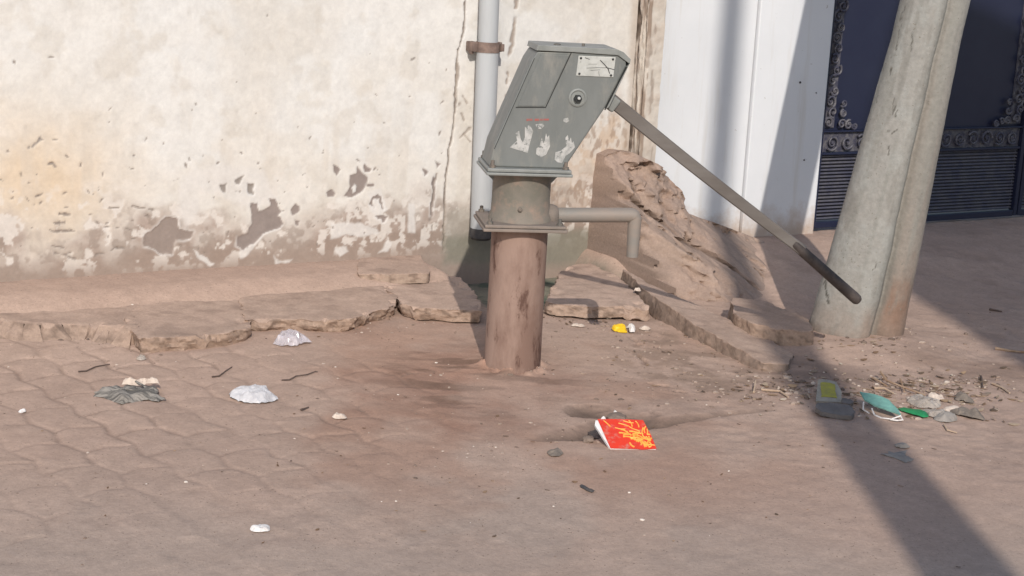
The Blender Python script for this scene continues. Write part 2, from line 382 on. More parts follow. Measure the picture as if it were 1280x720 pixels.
c = mixc(c, (.70, .63, .55), ss(.48, .7, streak)*ss(1.1, .5, Zw)*.35)
c = mixc(c, (.66, .53, .42), ss(2.35, 2.55, S)*ss(.98, .55, Zw+(streak-.5)*.6)*(.45+.55*ss(.45, .6, f3)))    # rain streaks right of the pipe
c = mixc(c, (.40, .29, .22), ss(2.45, 2.6, S)*ss(.56, .68, fbm(S, Zw*.45, 46., 3, 19))*ss(.95, .6, Zw)*.75)
# splash dirt along the foot
edge = .36+(f1-.5)*.36+(f2-.5)*.28
dirt = ss(.10, -.10, Zw-edge-.02)
c = mixc(c, (.50, .405, .35), dirt*(.6+.4*ss(.35, .6, f2)))
c = mixc(c, (.36, .29, .245), dirt*ss(.50, .60, fbm(S, Zw, 20., 4, 17))*.6)
c = mixc(c, (.385, .30, .25), ss(.06, -.06, Zw-(.215+(f2-.5)*.20))*.9)
rel = np.zeros_like(S)
# flaked bright undercoat
fl = ss(.55, .60, f3*.62+f2*.38)*ss(.60, .36, Zw)*ss(.09, .2, Zw)
c = mixc(c, (.80, .745, .69), fl*.8); rel -= .0012*fl
def patch(poly, col, m=1.0, dep=.004, sharp=.003, rim=True):
    global c, rel
    d = sd_poly(S+wob, Zw+wob2, poly); k = ss(sharp, -sharp, d)*m
    if rim: c = mixc(c, (.86, .83, .80), ss(.016, .002, d)*ss(-.002, .002, d)*.6*ss(.46, .6, f2))
    c = mixc(c, col, k); rel -= dep*k
WH = (.80, .765, .73); GR = (.34, .285, .26)
for pl in ([(235, 215), (275, 205), (330, 215), (345, 250), (310, 262), (262, 238), (240, 240), (222, 250)], [(225, 240), (250, 245), (246, 275), (230, 285), (222, 262)]):
    patch(ppx(pl), WH, .75, 0, .02, False)
for pl in ([(455, 400), (560, 390), (680, 420), (700, 445), (600, 465), (540, 458), (455, 472)], [(640, 240), (700, 225), (740, 330), (700, 360), (650, 340)], [(170, 555), (205, 590), (265, 575), (250, 595), (185, 600)], [(475, 520), (530, 510), (545, 540), (500, 565)], [(690, 545), (745, 480), (760, 500), (740, 530)], [(840, 300), (870, 300), (880, 440), (840, 440)], [(0, 525), (70, 500), (110, 450), (215, 405), (205, 425), (120, 460), (75, 515), (40, 560), (0, 570)]):
    patch(crop5(pl), WH, .85, -.0008, .006, False)
patch(crop4([(960, 600), (1000, 625), (1075, 680), (1050, 690), (1000, 660)]), WH, .9, 0, .004, False)
patch(crop4([(270, 580), (330, 560), (420, 620), (400, 690), (280, 650)]), (.70, .62, .54), .5, 0, .03, False)
patch(crop4([(715, 535), (770, 510), (800, 470), (825, 445), (880, 450), (900, 510), (965, 520), (950, 550), (880, 565), (865, 630), (800, 625), (720, 590)]), (.36, .295, .26))
for pl in ([(-10, 470), (40, 440), (62, 390), (50, 300), (85, 295), (95, 340), (120, 330), (150, 300), (150, 272), (180, 275), (188, 310), (210, 335), (195, 360), (215, 400), (200, 420), (110, 450), (70, 500), (20, 525), (-15, 505)],
           [(515, 262), (550, 215), (555, 155), (585, 145), (588, 110), (612, 140), (635, 165), (640, 210), (610, 240), (560, 268)],
           [(618, 93), (660, 120), (650, 137), (625, 135)], [(463, 105), (500, 125), (485, 157), (465, 142)], [(432, 235), (460, 222), (482, 240), (470, 262), (440, 255)],
           [(250, 330), (280, 300), (305, 318), (290, 348), (262, 362)], [(45, 198), (75, 205), (72, 248), (50, 240)], [(276, 380), (296, 376), (292, 405), (277, 402)],
           [(960, 160), (985, 175), (972, 280), (960, 370), (948, 355), (965, 250)], [(640, 205), (675, 205), (675, 215), (640, 220)],
           [(655, 275), (690, 255), (710, 265), (718, 330), (708, 320), (700, 272), (668, 280), (665, 320), (650, 300)], [(680, 355), (735, 370), (720, 388), (690, 375)], [(980, 80), (998, 100), (985, 120)], [(910, 120), (938, 140), (920, 160)]):
    patch(crop5(pl), GR)
patch(crop5([(560, 225), (575, 205), (585, 215), (580, 240), (565, 245)]), (.80, .78, .75), 1, -.003, .003, False)
for pl in ([(1180, 260), (1222, 235), (1205, 285), (1185, 272)], [(1100, 290), (1127, 280), (1122, 322), (1100, 315)], [(1245, 280), (1275, 275), (1272, 330), (1248, 325)], [(185, 72), (200, 40), (216, 70), (190, 78), (165, 108), (160, 100)], [(135, 105), (150, 88), (152, 108)]):
    patch(crop4(pl), (.36, .32, .29))
rng = np.random.default_rng(5)
nick = np.zeros_like(S)
pre = [crop4([p])[0] for p in [(335, 142), (668, 138), (515, 230), (490, 297), (463, 331), (195, 342), (660, 203), (820, 75), (1110, 57), (1210, 127), (928, 187), (300, 430), (330, 431), (570, 398), (690, 398), (760, 410), (295, 472), (300, 515), (340, 515), (590, 600), (665, 555), (1140, 525), (1018, 520), (408, 180), (255, 180), (62, 320), (185, 235), (1045, 270), (1068, 348)]] + \
      [crop5([p])[0] for p in [(738, 62), (320, 152), (225, 237), (190, 187), (700, 155), (675, 125), (770, 285), (90, 95), (10, 45), (640, 20)]] + ppx([(64, 71), (18, 77), (335, 19), (296, 102), (245, 130), (320, 142), (462, 68), (470, 118), (443, 152), (516, 74), (537, 78), (558, 88), (553, 128), (550, 167), (372, 159), (302, 192)])
for q in pre+[np.array([rng.uniform(-1.2, 2.1), .18+abs(rng.normal(0, .33))]) for _ in range(110)]:
    an = rng.normal(.05, .9); L = .0028+.011*rng.random()**2.2; T = min(L, rng.uniform(.0018, .0045))
    dx, dz = S-q[0], Zw-q[1]
    near = (np.abs(dx) < .05) & (np.abs(dz) < .05)
    dx = dx+wob*.35; dz = dz+wob2*.35
    e = np.hypot((dx*math.cos(an)+dz*math.sin(an))/L, (-dx*math.sin(an)+dz*math.cos(an))/T)
    nick = np.maximum(nick, np.where(near, ss(1.5, .7, e), 0))
c = mixc(c, (.30, .255, .225), nick*.85); rel -= .003*nick
def crack(px, wd, dep, col=(.25, .205, .175), brk=.0):
    global c, rel
    d = d_line(S+wob*.7, Zw+wob2, ppx(px)); ww = wd*(.45+1.1*fbm(S, Zw, 18., 2, 33))
    k = ss(ww, ww*.35, d)
    if brk: k = k*ss(brk-.05, brk+.05, fbm(S*.5, Zw, 22., 2, 44))
    c = mixc(c, col, k*.9); rel -= dep*k
crack([(583, -20), (580, 40), (573, 62), (571, 95), (568, 150), (563, 180), (558, 215), (556, 250), (555, 312)], .006, .008)
crack([(573, 62), (572, 95), (569, 118)], .011, .006, (.42, .36, .31))
crack([(649, -20), (641, 45), (634, 100), (630, 135), (615, 190)], .013, .006, (.40, .33, .28), .42)
crack([(546, 215), (541, 250), (539, 275)], .008, .005, (.33, .28, .25), .4)
for px in ([(574, 130), (580, 150)], [(578, 118), (587, 136)], [(572, 175), (588, 160)], [(580, 168), (590, 178)]): crack(px, .008, .003, (.46, .40, .35), .45)
for L_ in ([(250, 510), (310, 512), (375, 518)], [(265, 474), (325, 470)], [(660, 395), (690, 397), (722, 404)], [(545, 397), (592, 399)], [(300, 426), (345, 433)], [(560, 608), (585, 598), (620, 596)], [(265, 592), (332, 596)], [(180, 346), (215, 337)], [(745, 410), (770, 408)], [(280, 632), (350, 628)], [(240, 178), (262, 180), (276, 192)], [(405, 165), (408, 198)], [(330, 640), (380, 652)], [(630, 508), (655, 510)], [(480, 632), (525, 622)]):
    crack([(a/4, 160+b/4) for a, b in L_], .0055, .003, (.33, .28, .245))
# grey repair strip between crack and pipe
patch(ppx([(556, 262), (600, 258), (604, 312), (555, 312)]), (.43, .39, .34), .75, 0, .03, False)
patch(ppx([(556, 296), (760, 285), (760, 330), (555, 330)]), (.27, .26, .21), .8, 0, .03, False)
# raw strip next to the pier
patch(ppx([(790, -30), (830, -30), (812, 260), (768, 260), (785, 130)]), (.52, .42, .34), .5*1, .0, .02, False)
rel += (f2-.5)*.004+(f3-.5)*.0022
rel -= .006*ss(.3, .1, Zw)*(f2)
c = c*(.92+.16*f3)[..., None]*(.97+.06*fbm(S, Zw, 70., 2, 77))[..., None]
def relief_block(name, S, Zw, rel, col, mat, thick, parent=None):
    ny, nx = S.shape
    Pf = WP+S[..., None]*WT+rel[..., None]*WN+Zw[..., None]*np.array([0, 0, 1.])
    idx = np.arange(nx*ny).reshape(ny, nx); V = Pf.reshape(-1, 3); C_ = col.reshape(-1, 3)
    Fc = np.stack([idx[:-1, :-1], idx[:-1, 1:], idx[1:, 1:], idx[1:, :-1]], -1).reshape(-1, 4).tolist()
    ring = np.concatenate([idx[0, :], idx[1:, -1], idx[-1, -2::-1], idx[-2:0:-1, 0]])
    Vb = V[ring]-WN*thick; b0 = len(V); n = len(ring)
    V = np.concatenate([V, Vb]); C_ = np.concatenate([C_, C_[ring]])
    Fc += [[ring[(i+1) % n], ring[i], b0+i, b0+(i+1) % n] for i in range(n)]
    Fc.append(list(range(b0, b0+n))[::-1])
    return mk(name, V, Fc, mat, parent, smooth=False, col=C_)
o = relief_block('plaster_wall', S, Zw, rel, c, M['wall'], .22)
o.data.polygons.foreach_set('use_smooth', [True]*len(o.data.polygons)); o.data.set_sharp_from_angle(angle=math.radians(50))
tag(o, 'old cream plaster wall with peeling grey patches, cracks and a dirt stained foot', 'wall')

# pier at the end of the old wall
sA = wsz(809, 60, .10)[0]; sB = wsz(830, 60, .10)[0]
pz = np.concatenate([[-.15], np.arange(.0, 1.5, .008), [1.7, 2.7]])
ps = np.arange(0, sB-sA+.10+.001, .006)                    # unrolled: first .10 m is the left flank
U_, Zp = np.meshgrid(ps, pz)
flank = U_ < .10
c = np.empty(U_.shape+(3,)); c[...] = (.70, .635, .56)
n1 = fbm(U_, Zp*.12, 60., 4, 14); n2 = fbm(U_, Zp, 14., 4, 15); n3 = fbm(U_, Zp, 40., 3, 16)
c = mixc(c, (.60, .50, .42), ss(.45, .65, n2)*.5)
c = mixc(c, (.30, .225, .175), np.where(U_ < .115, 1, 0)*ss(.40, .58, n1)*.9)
c = mixc(c, (.34, .26, .21), ss(.62, .7, fbm(U_, Zp*.25, 34., 3, 18))*.6)
c = mixc(c, (.46, .37, .30), ss(.75, .35, Zp+(n2-.5)*.3)*.6)
uu = np.where(flank, 0, U_-.10); dd = np.where(flank, U_, .10)
dd = dd+(n2-.5)*.010+(n3-.5)*.006-np.where(flank, 0, .0)-.012*ss(.012, 0, np.abs(U_-.10))
uu = uu+np.where(flank, (n1-.5)*.035+.01, 0)
P3 = WP+(sA+uu)[..., None]*WT+dd[..., None]*WN+Zp[..., None]*np.array([0, 0, 1.])
ny, nx = U_.shape; idx = np.arange(nx*ny).reshape(ny, nx); V = P3.reshape(-1, 3)
Fc = np.stack([idx[:-1, :-1], idx[:-1, 1:], idx[1:, 1:], idx[1:, :-1]], -1).reshape(-1, 4).tolist()
b0 = len(V); V = np.concatenate([V, P3[:, -1]-WN*.25, P3[:, 0]-WN*.15]); rr = idx[:, -1]; rl = idx[:, 0]
for i in range(ny-1):
    Fc.append([rr[i], b0+i, b0+i+1, rr[i+1]]); Fc.append([b0+ny+i, rl[i], rl[i+1], b0+ny+i+1]); Fc.append([b0+i, b0+ny+i, b0+ny+i+1, b0+i+1])
Cp = np.concatenate([c.reshape(-1, 3), c[:, -1], c[:, 0]])
o = mk('plaster_pier', V, Fc, M['wall'], smooth=True, col=Cp); o.data.set_sharp_from_angle(angle=math.radians(45))
tag(o, 'narrow plaster pier with a raw brown flaking edge beside the white wall', 'pier')

# ------------------------------------------------------------------ white wall, gate pillar, gate
RW = np.array([WT, -WN, [0, 0, 1]]).T                      # local x along wall, y into wall
sC = wsz(937, 150)[0]
def wall_box(s0, s1, d0, d1, z0, z1, bev=.006):
    m = MB(); m.box(wpt((s0+s1)/2, (z0+z1)/2, (d0+d1)/2), (s1-s0, abs(d1-d0), z1-z0), RW, bev); return m
o = wall_box(sA+.02, sC-.004, -.25, -.004, -.15, 2.7).build('white_wall', M['white_wall'])
tag(o, 'smooth white painted wall between the flaking pier and the gate pillar', 'wall')
sD = wsz(1030, 150, .016)[0]
o = wall_box(sC, sD, -.25, .016, -.15, 2.7, .006).build('gate_pillar', M['white_wall'])
tag(o, 'plain white painted pillar on the left side of the navy gate', 'pillar')

gate = empty('metal_gate', wpt(sD, .10, -.03)); gate.rotation_euler = (0, 0, WA)
tag(gate, 'navy blue metal gate with scroll borders and a ribbed lower panel', 'gate')
def gl(px, py): a = wsz(px, py, -.03); return a[0]-sD, a[1]-.10
gx1 = gl(1276, 200)[0]                                      # where the next leaf begins
zb0 = .02; zr0 = gl(1150, 268)[1]; zr1 = gl(1040, 193)[1]; zbt = gl(1040, 164)[1]
GH = 2.25
def scroll(m, cx, cz, r, flip=1, turns=1.6, th=.0085, up=1, ph=0.):
    pts = []; turns *= rs_.uniform(.75, 1.1); ph += rs_.uniform(-.6, .6); r *= rs_.uniform(.85, 1.1); th *= rs_.uniform(.75, 1.0)
    for i in range(22):
        t = i/21*turns*2*math.pi; rr = r*(1-.80*i/21)
        pts.append((cx+flip*rr*math.cos(t+ph), -.012, cz+up*rr*math.sin(t+ph)))
    m.tube(pts, [th*(1-.35*i/21) for i in range(22)], 6)
    m.box((cx+flip*r*.05, -.012, cz), (r*.35, .012, r*.35), bev=.003)
rs_ = random.Random(12)
def leaf_parts(x0, x1):
    m = MB(); m.box(((x0+x1)/2, .02, (zbt+GH)/2), (x1-x0-.004, .012, GH-zbt)); m.build('sheet_panel', M['gate'], gate)
    m = MB()
    m.box((x0+.014, .0, GH/2+.01), (.028, .045, GH-.02), bev=.004); m.box((x1-.014, .0, GH/2+.01), (.028, .045, GH-.02), bev=.004)
    m.box(((x0+x1)/2, .001, (zb0+zr0)/2-.004), (x1-x0-.058, .040, zr0-zb0), bev=.004)
    m.box(((x0+x1)/2, .001, zr1+.006), (x1-x0-.058, .036, .014), bev=.003)
    m.box(((x0+x1)/2, .001, zbt), (x1-x0-.058, .036, .010), bev=.003)
    m.build('gate_frame', M['gate'], gate)
    m = MB(); n = 19; h = (zr1-zr0)/n
    m.box(((x0+x1)/2, .024, (zr0+zr1)/2), (x1-x0-.058, .006, zr1-zr0-.004))
    t = math.radians(-34); R = np.array([[1, 0, 0], [0, math.cos(t), -math.sin(t)], [0, math.sin(t), math.cos(t)]])
    for i in range(n): m.box(((x0+x1)/2, .006, zr0+h*(i+.5)), (x1-x0-.062, .011, h*.56), R, .001)
    m.build('ribbed_panel', M['gate_rib'], gate)
    m = MB(); m.box(((x0+x1)/2, .010, (zr1+zbt)/2+.003), (x1-x0-.060, .010, zbt-zr1-.022))
    hh = (zbt-zr1-.02)/2; k = int((x1-x0-.08)/(hh*1.9))
    for i in range(k):
        cx = x0+.05+(i+.5)*(x1-x0-.10)/k
        scroll(m, cx, zr1+.012+hh, hh*.82, 1 if i % 2 else -1, th=.0085, up=1 if (i//2) % 2 else -1, ph=.6)
    m.build('scroll_band', M['gate_trim'], gate)
    for side in (-1, 1):
        m = MB(); xc = x0+.075 if side < 0 else x1-.075
        m.box((xc, .010, (zbt+GH)/2), (.085, .010, GH-zbt-.04))
        z = zbt+.05; i = 0
        while z < GH-.06:
            scroll(m, xc+(.012 if i % 2 else -.012), z, .030+.004*((i*7) % 3), 1 if i % 2 else -1, th=.0085, up=-1 if i % 3 else 1, ph=1.1*i); z += .058; i += 1
        for j, (dx, dz, r) in enumerate(((.085, .035, .030), (.135, .03, .026), (.09, .095, .026), (.18, .022, .02), (.085, .15, .02))):
            scroll(m, xc-side*dx, zbt+dz+.006, r, -side, th=.0085, ph=j)
        m.build('scroll_border', M['gate_trim'], gate)
leaf_parts(.004, gx1-.005); leaf_parts(gx1+.005, gx1*2-.01)

# ------------------------------------------------------------------ drain pipe on the wall
dp = .075
def pp_(px, py): a = wsz(px, py, dp); return wpt(a[0], a[1], dp)
pb = pp_(601, 296); pt = pp_(609.5, 62); ax = (pt-pb)/(pt[2]-pb[2])
root = empty('drain_pipe', pb)
tag(root, 'pale grey plastic drain pipe strapped upright to the old cream wall behind the pump', 'pipe')
m = MB(); m.tube([(0, 0, .04), tuple(ax*(pt[2]-pb[2]+.03))], .053, 28); m.build('lower_pipe', M['pipe'], root, True)
m = MB(); m.tube([tuple(ax*(pt[2]-pb[2]+.02)), tuple(ax*(2.6-pb[2]))], .047, 28); m.build('upper_pipe', M['pipe'], root, True)
m = MB(); m.tube([(0, 0, -.012), (0, 0, .0), (0, 0, .045)], [.045, .0555, .0555], 28); m.build('outlet_collar', M['pipe_dark'], root, True)
m = MB(); cz = pt[2]-pb[2]+.012; cc = ax*cz
m.tube([tuple(cc-np.array([0, 0, .024])), tuple(cc+np.array([0, 0, .024]))], .056, 28)
for sgn in (-1, 1): m.box(cc+WT*sgn*.062-WN*.035, (.035, .07, .045), RW, .003)
m.box(cc+WT*.060+WN*.018+np.array([0, 0, .0]), (.016, .05, .035), RW, .003); m.box(cc-WT*.072-WN*.03+np.array([0, 0, -.02]), (.014, .03, .03), RW, .003)
m.build('strap', M['rust_strap'], root, True)

# ------------------------------------------------------------------ hand pump
A9 = math.radians(9.0)
pump = empty('hand_pump', PUMP, A9)
tag(pump, 'old grey hand pump with slanted head, long handle and dusty reddish pedestal', 'hand pump')
LX = np.array([math.cos(A9), math.sin(A9), 0]); LYv = np.array([-math.sin(A9), math.cos(A9), 0])
def lp(px, py, yl=0.0):
    q = PL(px, py, PUMP+LYv*yl, LYv)-PUMP; return np.array([q @ LX, q[2]])
# pedestal
zf = lp(640, 289, -.15)[1]; zh = lp(640, 219, -.16)[1]
prof = [(.112, -.08), (.112, .0), (.1105, .02), (.109, .2), (.108, .4), (.108, zf-.004)]
m = MB(); m.lathe(prof, n=72, ax=(.004, 0)); ped = m.build('pedestal', M['ped'], pump, True)
m = MB(); m.box((0, 0, zf+.002), (.318, .31, .012), bev=.003); m.box((0, 0, zf+.0155), (.306, .30, .012), bev=.003)
fl = m.build('lower_flange', M['flange'], pump, False)
for sx in (-1, 1):
    for sy in (-1, 1):
        m = MB(); m.lathe([(.012, 0), (.012, .010), (.007, .011), (.007, .024)], (sx*.132, sy*.128, zf+.0215), 6); m.build('bolt', M['bolt'], pump)
m = MB(); m.lathe([(.122, 0), (.118, .018), (.113, .03), (.111, .08), (.111, zh-zf-.04), (.116, zh-zf-.028)], (0, 0, zf+.0215), 72)
tank = m.build('water_tank', M['tank'], pump, True)
m = MB(); q = lp(650, 262, -.11)
m.lathe([(.009, 0), (.009, .006), (.005, .009)], (0, 0, 0), 6); m.v = [(x+q[0], -.112-z, q[1]+y) for x, y, z in m.v]; m.build('drain_plug', M['bolt'], tank)
# spout
e0 = lp(690, 269); e1 = lp(795, 269); e2 = lp(794, 321)
m = MB(); n = 10
pts = [(.10, 0, e0[1])]+[(e1[0]-.022, 0, e1[1])]
for i in range(1, n+1):
    t = i/n*math.pi/2; pts.append((e1[0]-.022+.018*math.sin(t), 0, e1[1]-.018*(1-math.cos(t))))
pts.append((e1[0]-.004, 0, e2[1]))
m.tube(pts, [.0285]*2+[.028]*(n//2)+[.0265]*(n-n//2)+[.0225], 24); sp = m.build('spout', M['spout'], pump, True)
m = MB(); m.tube([(.10, 0, e0[1]), (.125, 0, e0[1]), (.142, 0, e0[1]), (.146, 0, e0[1])], [.046, .043, .036, .029], 24); m.build('spout_collar', M['flange'], sp, True)
# upper flange and bolts
m = MB(); m.box((.005, 0, zh+.001), (.325, .305, .011), bev=.003); m.box((.005, 0, zh+.0145), (.315, .295, .013), bev=.003)
m.prism([(-.155, zh-.004), (-.108, zh-.048), (-.095, zh-.048), (-.095, zh-.004)], -.006, .006); m.prism([(.155, zh-.004), (.115, zh-.048), (.10, zh-.048), (.10, zh-.004)], -.006, .006)
m.build('upper_flange', M['head_light'], pump)
for sx in (-1, 1):
    for sy in (-1, 1):
        m = MB(); m.lathe([(.012, 0), (.012, .010), (.007, .011), (.007, .028)], (.005+sx*.138, sy*.125, zh+.021), 6); m.build('bolt', M['bolt'], pump)
# head
YF = -.105
H_ = lambda pts, y=YF: [lp(a, b, y) for a, b in pts]
body = H_([(611, 208), (705, 212), (757, 134), (765, 118), (783, 83), (783, 76), (771, 66), (672, 64), (664, 76), (618, 180)])
zb = zh+.021
body = [np.array([p[0], max(p[1], zb)]) for p in body]; body[0][1] = zb; body[1][1] = zb
head = MB(); head.prism(body, YF, .105)
head = head.build('head', M['head'], pump, bev=.006)
# rolled lip down the right edge and the lid on top
lip = H_([(757, 136), (783, 84), (787, 79), (761, 134)]); m = MB(); m.prism(lip, YF-.006, .108); m.build('front_lip', M['head_light'], head, bev=.002)
lid = H_([(670, 63), (714, 65), (772, 69), (787, 80), (788, 74), (779, 65), (770, 61), (713, 58), (672, 56)]); m = MB(); m.prism(lid, YF-.008, .112); m.build('lid', M['head_light'], head, bev=.002)
m = MB(); q = lp(693, 57, 0); m.lathe([(.014, 0), (.014, .006), (.009, .009)], (q[0], -.06, q[1]+.004), 12); m.build('lid_bolt', M['bolt'], head); m = MB(); q = lp(726, 58, 0); m.lathe([(.006, 0), (.006, .012)], (q[0], -.05, q[1]+.003), 8); m.build('lid_bolt', M['bolt'], head)
# seam and inspection cover
def strip(pts, w, y0, y1, name, mat, par):
    m = MB()
    for a, b in zip(pts[:-1], pts[1:]):
        a, b = np.array(a), np.array(b); d = (b-a)/np.linalg.norm(b-a); nrm = np.array([-d[1], d[0]])*w/2
        m.prism([a-nrm-d*w*.3, b-nrm+d*w*.3, b+nrm+d*w*.3, a+nrm-d*w*.3], y0, y1)
    return m.build(name, mat, par)
cov = H_([(676, 68), (711.5, 69), (680.5, 132.5), (647, 132.5)]); m = MB(); m.prism(cov, YF-.0035, YF+.002); m.build('inspection_cover', M['head'], head, bev=.0012)
strip(H_([(714, 66), (682, 134.2), (645, 134.2)]), .0035, YF-.0012, YF+.002, 'cover_seam', M['seam'], head)
strip(H_([(783, 84), (756, 137)]), .0035, YF-.0066, YF+.001, 'lip_seam', M['seam'], head)
strip(H_([(668, 73), (640, 136), (618, 186)]), .0022, YF-.0009, YF+.002, 'edge_seam', M['seam'], head)
# nameplate
npl = H_([(723, 69.5), (769.5, 71.5), (766.5, 96.5), (720, 94.5)]); m = MB(); m.prism(npl, YF-.0032, YF+.001); plate = m.build('nameplate', M['plate'], head, bev=.0008)
for px in ((726, 72.5), (766, 74), (763.5, 94), (724, 92)):
    q = lp(*px, YF); m = MB(); m.lathe([(.0045, 0), (.0045, .002), (.002, .004)], n=10); m.v = [(x+q[0], YF-.0032-z, q[1]+y) for x, y, z in m.v]; m.build('rivet', M['rivet'], plate, True)
m = MB()
for pts, w in (([(733, 85), (744, 84.5), (757, 84.5)], .0018), ([(750, 75), (755, 80), (760, 86), (762, 92)], .004), ([(757, 84), (768, 87)], .003), ([(738, 88), (750, 87)], .0014), ([(735, 80), (746, 80)], .0012), ([(731, 72), (737, 74)], .003), ([(748, 89), (749, 95)], .0012)):
    pts = H_(pts)
    for a, b in zip(pts[:-1], pts[1:]):
        d = (b-a)/np.linalg.norm(b-a); nn = np.array([-d[1], d[0]])*w/2; m.prism([a-nn, b-nn, b+nn*.6, a+nn*.8], YF-.0038, YF-.0030)
m.build('plate_scratch', M['rivet'], plate)
# axle
q = lp(722, 122, YF); m = MB(); m.lathe([(.034, 0), (.034, .004), (.028, .007), (.024, .004), (.0235, .0035)], n=36); m.v = [(x+q[0], YF-z, q[1]+y) for x, y, z in m.v]; axl = m.build('axle_boss', M['head_light'], head, True)
m = MB(); m.lathe([(.0155, 0), (.0155, .014), (.012, .015)], n=6); m.v = [(x+q[0]-.001, YF-.004-z, q[1]+y-.003) for x, y, z in m.v]; m.build('axle_nut', M['seam'], axl)
m = MB(); m.lathe([(.006, 0), (.006, .016), (.004, .018)], n=12); m.v = [(x+q[0]+.001, YF-.011-z, q[1]+y) for x, y, z in m.v]; m.build('axle_tip', M['plate'], axl, True)
# torn stickers and faded red print
T = lambda L: H_([(590+a/3.6, 130+b/3.6) for a, b in L])
for L in ([(170, 195), (203, 165), (196, 132), (212, 120), (219, 158), (229, 172), (238, 150), (238, 102), (247, 106), (252, 96), (262, 99), (275, 122), (262, 170), (250, 220)],
          [(288, 225), (290, 200), (303, 192), (314, 152), (321, 178), (327, 165), (333, 132), (339, 150), (347, 140), (351, 190), (333, 228), (310, 240)],
          [(372, 250), (375, 218), (400, 210), (424, 190), (420, 152), (431, 140), (436, 170), (445, 150), (449, 176), (457, 168), (463, 195), (440, 220), (420, 235), (405, 266), (385, 262)],
          [(412, 66), (432, 62), (438, 76), (424, 84), (411, 78)], [(286, 92), (318, 88), (326, 98), (310, 112), (292, 110)]):
    m = MB(); m.prism(T(L), YF-.0012, YF+.0005); m.build('torn_sticker', M['sticker'], head)
m = MB()
for a, b, h in ((245, 262, 10), (262, 272, 9), (282, 302, 10), (305, 318, 9), (321, 346, 8)):
    m.prism(T([(a, 66), (b, 66), (b, 66+h), (a, 66+h)]), YF-.001, YF+.0005)
m.build('faded_red_print', M['redmark'], head)
# handle
h0 = lp(752, 115); h1 = lp(1003, 313); h2 = lp(1074, 377)
d = np.array([h1[0]-h0[0], 0, h1[1]-h0[1]]); L = np.linalg.norm(d); d /= L; nrm = np.array([-d[2], 0, d[0]])
Rm = np.array([d, [0, 1, 0], nrm]).T
m = MB(); V = []
for i in range(13):
    t = i/12; hgt = .026-.005*t; th = .014; b = .004
    p = np.array([h0[0], 0, h0[1]])+d*L*t-nrm*.006*math.sin(t*math.pi)
    for a, w in ((-th, -hgt+b), (-th+b, -hgt), (th-b, -hgt), (th, -hgt+b), (th, hgt-b), (th-b, hgt), (-th+b, hgt), (-th, hgt-b)): V.append(p+np.array([0, a, 0])+nrm*w)
Fc = [(i*8+k, i*8+(k+1) % 8, (i+1)*8+(k+1) % 8, (i+1)*8+k) for i in range(12) for k in range(8)]+[tuple(range(8))[::-1], tuple(range(96, 104))]
m.add(V, Fc); hd = m.build('handle', M['handle'], pump)
m = MB(); g0 = np.array([h1[0], 0, h1[1]])-d*.05; g1 = np.array([h2[0], 0, h2[1]]); gd = (g1-g0); gl_ = np.linalg.norm(gd); gd /= gl_
m.tube([g0, g0+gd*.012, g0+gd*(gl_-.03), g0+gd*(gl_-.012), g0+gd*(gl_-.002), g0+gd*gl_], [.0175, .0205, .0225, .0215, .015, .006], 20); m.build('grip', M['grip'], hd, True)
m = MB(); q = lp(764, 128); m.box((q[0]-.003, 0, q[1]), (.05, .06, .055), Rm, .006); m.build('handle_guide', M['head_light'], head)

# ------------------------------------------------------------------ leaning concrete pole
PB = Dp(1069, 428, 6.78); PB[2] = 0.0
PTp = Dp(1171, 0, 6.80)
lean = (PTp-PB)/(PTp[2]-PB[2])
prof = [(-1, .12), (-.97, -.08), (-.86, -.30), (-.62, -.50), (-.35, -.66), (-.10, -.70), (.04, -.62), (.12, -.46), (.165, -.30), (.21, -.28), (.30, -.42), (.50, -.47), (.74, -.37), (.93, -.14), (1, .10), (.8, .5), (.3, .8), (-.4, .8), (-.85, .5)]
P_ = np.array(prof+[prof[0]]); seg = np.concatenate([[0], np.cumsum(np.hypot(*np.diff(P_, axis=0).T))]); NU = 260
u = np.linspace(0, seg[-1], NU, endpoint=False); cu = np.interp(u, seg, P_[:, 0]); cv = np.interp(u, seg, P_[:, 1])
kw = np.where((cu > .02) & (cu < .28) & (cv < 0), .25, 1.0)
for _ in range(60):
    cu = cu+kw*.25*(np.roll(cu, 1)+np.roll(cu, -1)-2*cu); cv = cv+kw*.25*(np.roll(cv, 1)+np.roll(cv, -1)-2*cv)
zl = np.concatenate([np.arange(-.12, 1.55, .008), np.linspace(1.6, 7.5, 40)])
wd = np.interp(zl, [-.1, 0, .12, .6, 1.3, 3, 7.5], [.228, .224, .215, .190, .152, .145, .11])
rt = math.radians(8)
Xp = np.outer(wd, cu); Yp = np.outer(np.minimum(wd, .20), cv)
n1 = fbm(np.tile(u, (len(zl), 1))*.25, np.tile(zl[:, None], (1, NU)), 10., 4, 101); n2 = fbm(np.tile(u, (len(zl), 1))*.25, np.tile(zl[:, None], (1, NU)), 40., 3, 102)
sc = 1+(n1-.5)*.02+(n2-.5)*.008
Xp, Yp = Xp*sc, Yp*sc
Xp = Xp+(fbm(zl*0, zl, 5., 4, 106)-.5)[:, None]*.014*np.exp(-((Xp/wd[:, None]-.15)/.22)**2)*(Yp < 0)
PX = PB[0]+lean[0]*zl[:, None]+Xp*math.cos(rt)-Yp*math.sin(rt); PY = PB[1]+lean[1]*zl[:, None]+Xp*math.sin(rt)+Yp*math.cos(rt); PZ = np.tile(zl[:, None], (1, NU))
c = np.empty(PX.shape+(3,)); c[...] = (.415, .392, .348)
tt = np.tile(cu, (len(zl), 1)); 
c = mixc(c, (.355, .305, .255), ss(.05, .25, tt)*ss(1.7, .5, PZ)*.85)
c = mixc(c, (.30, .285, .25), ss(-.30, .1, tt)*ss(.25, .1, tt)*.5)
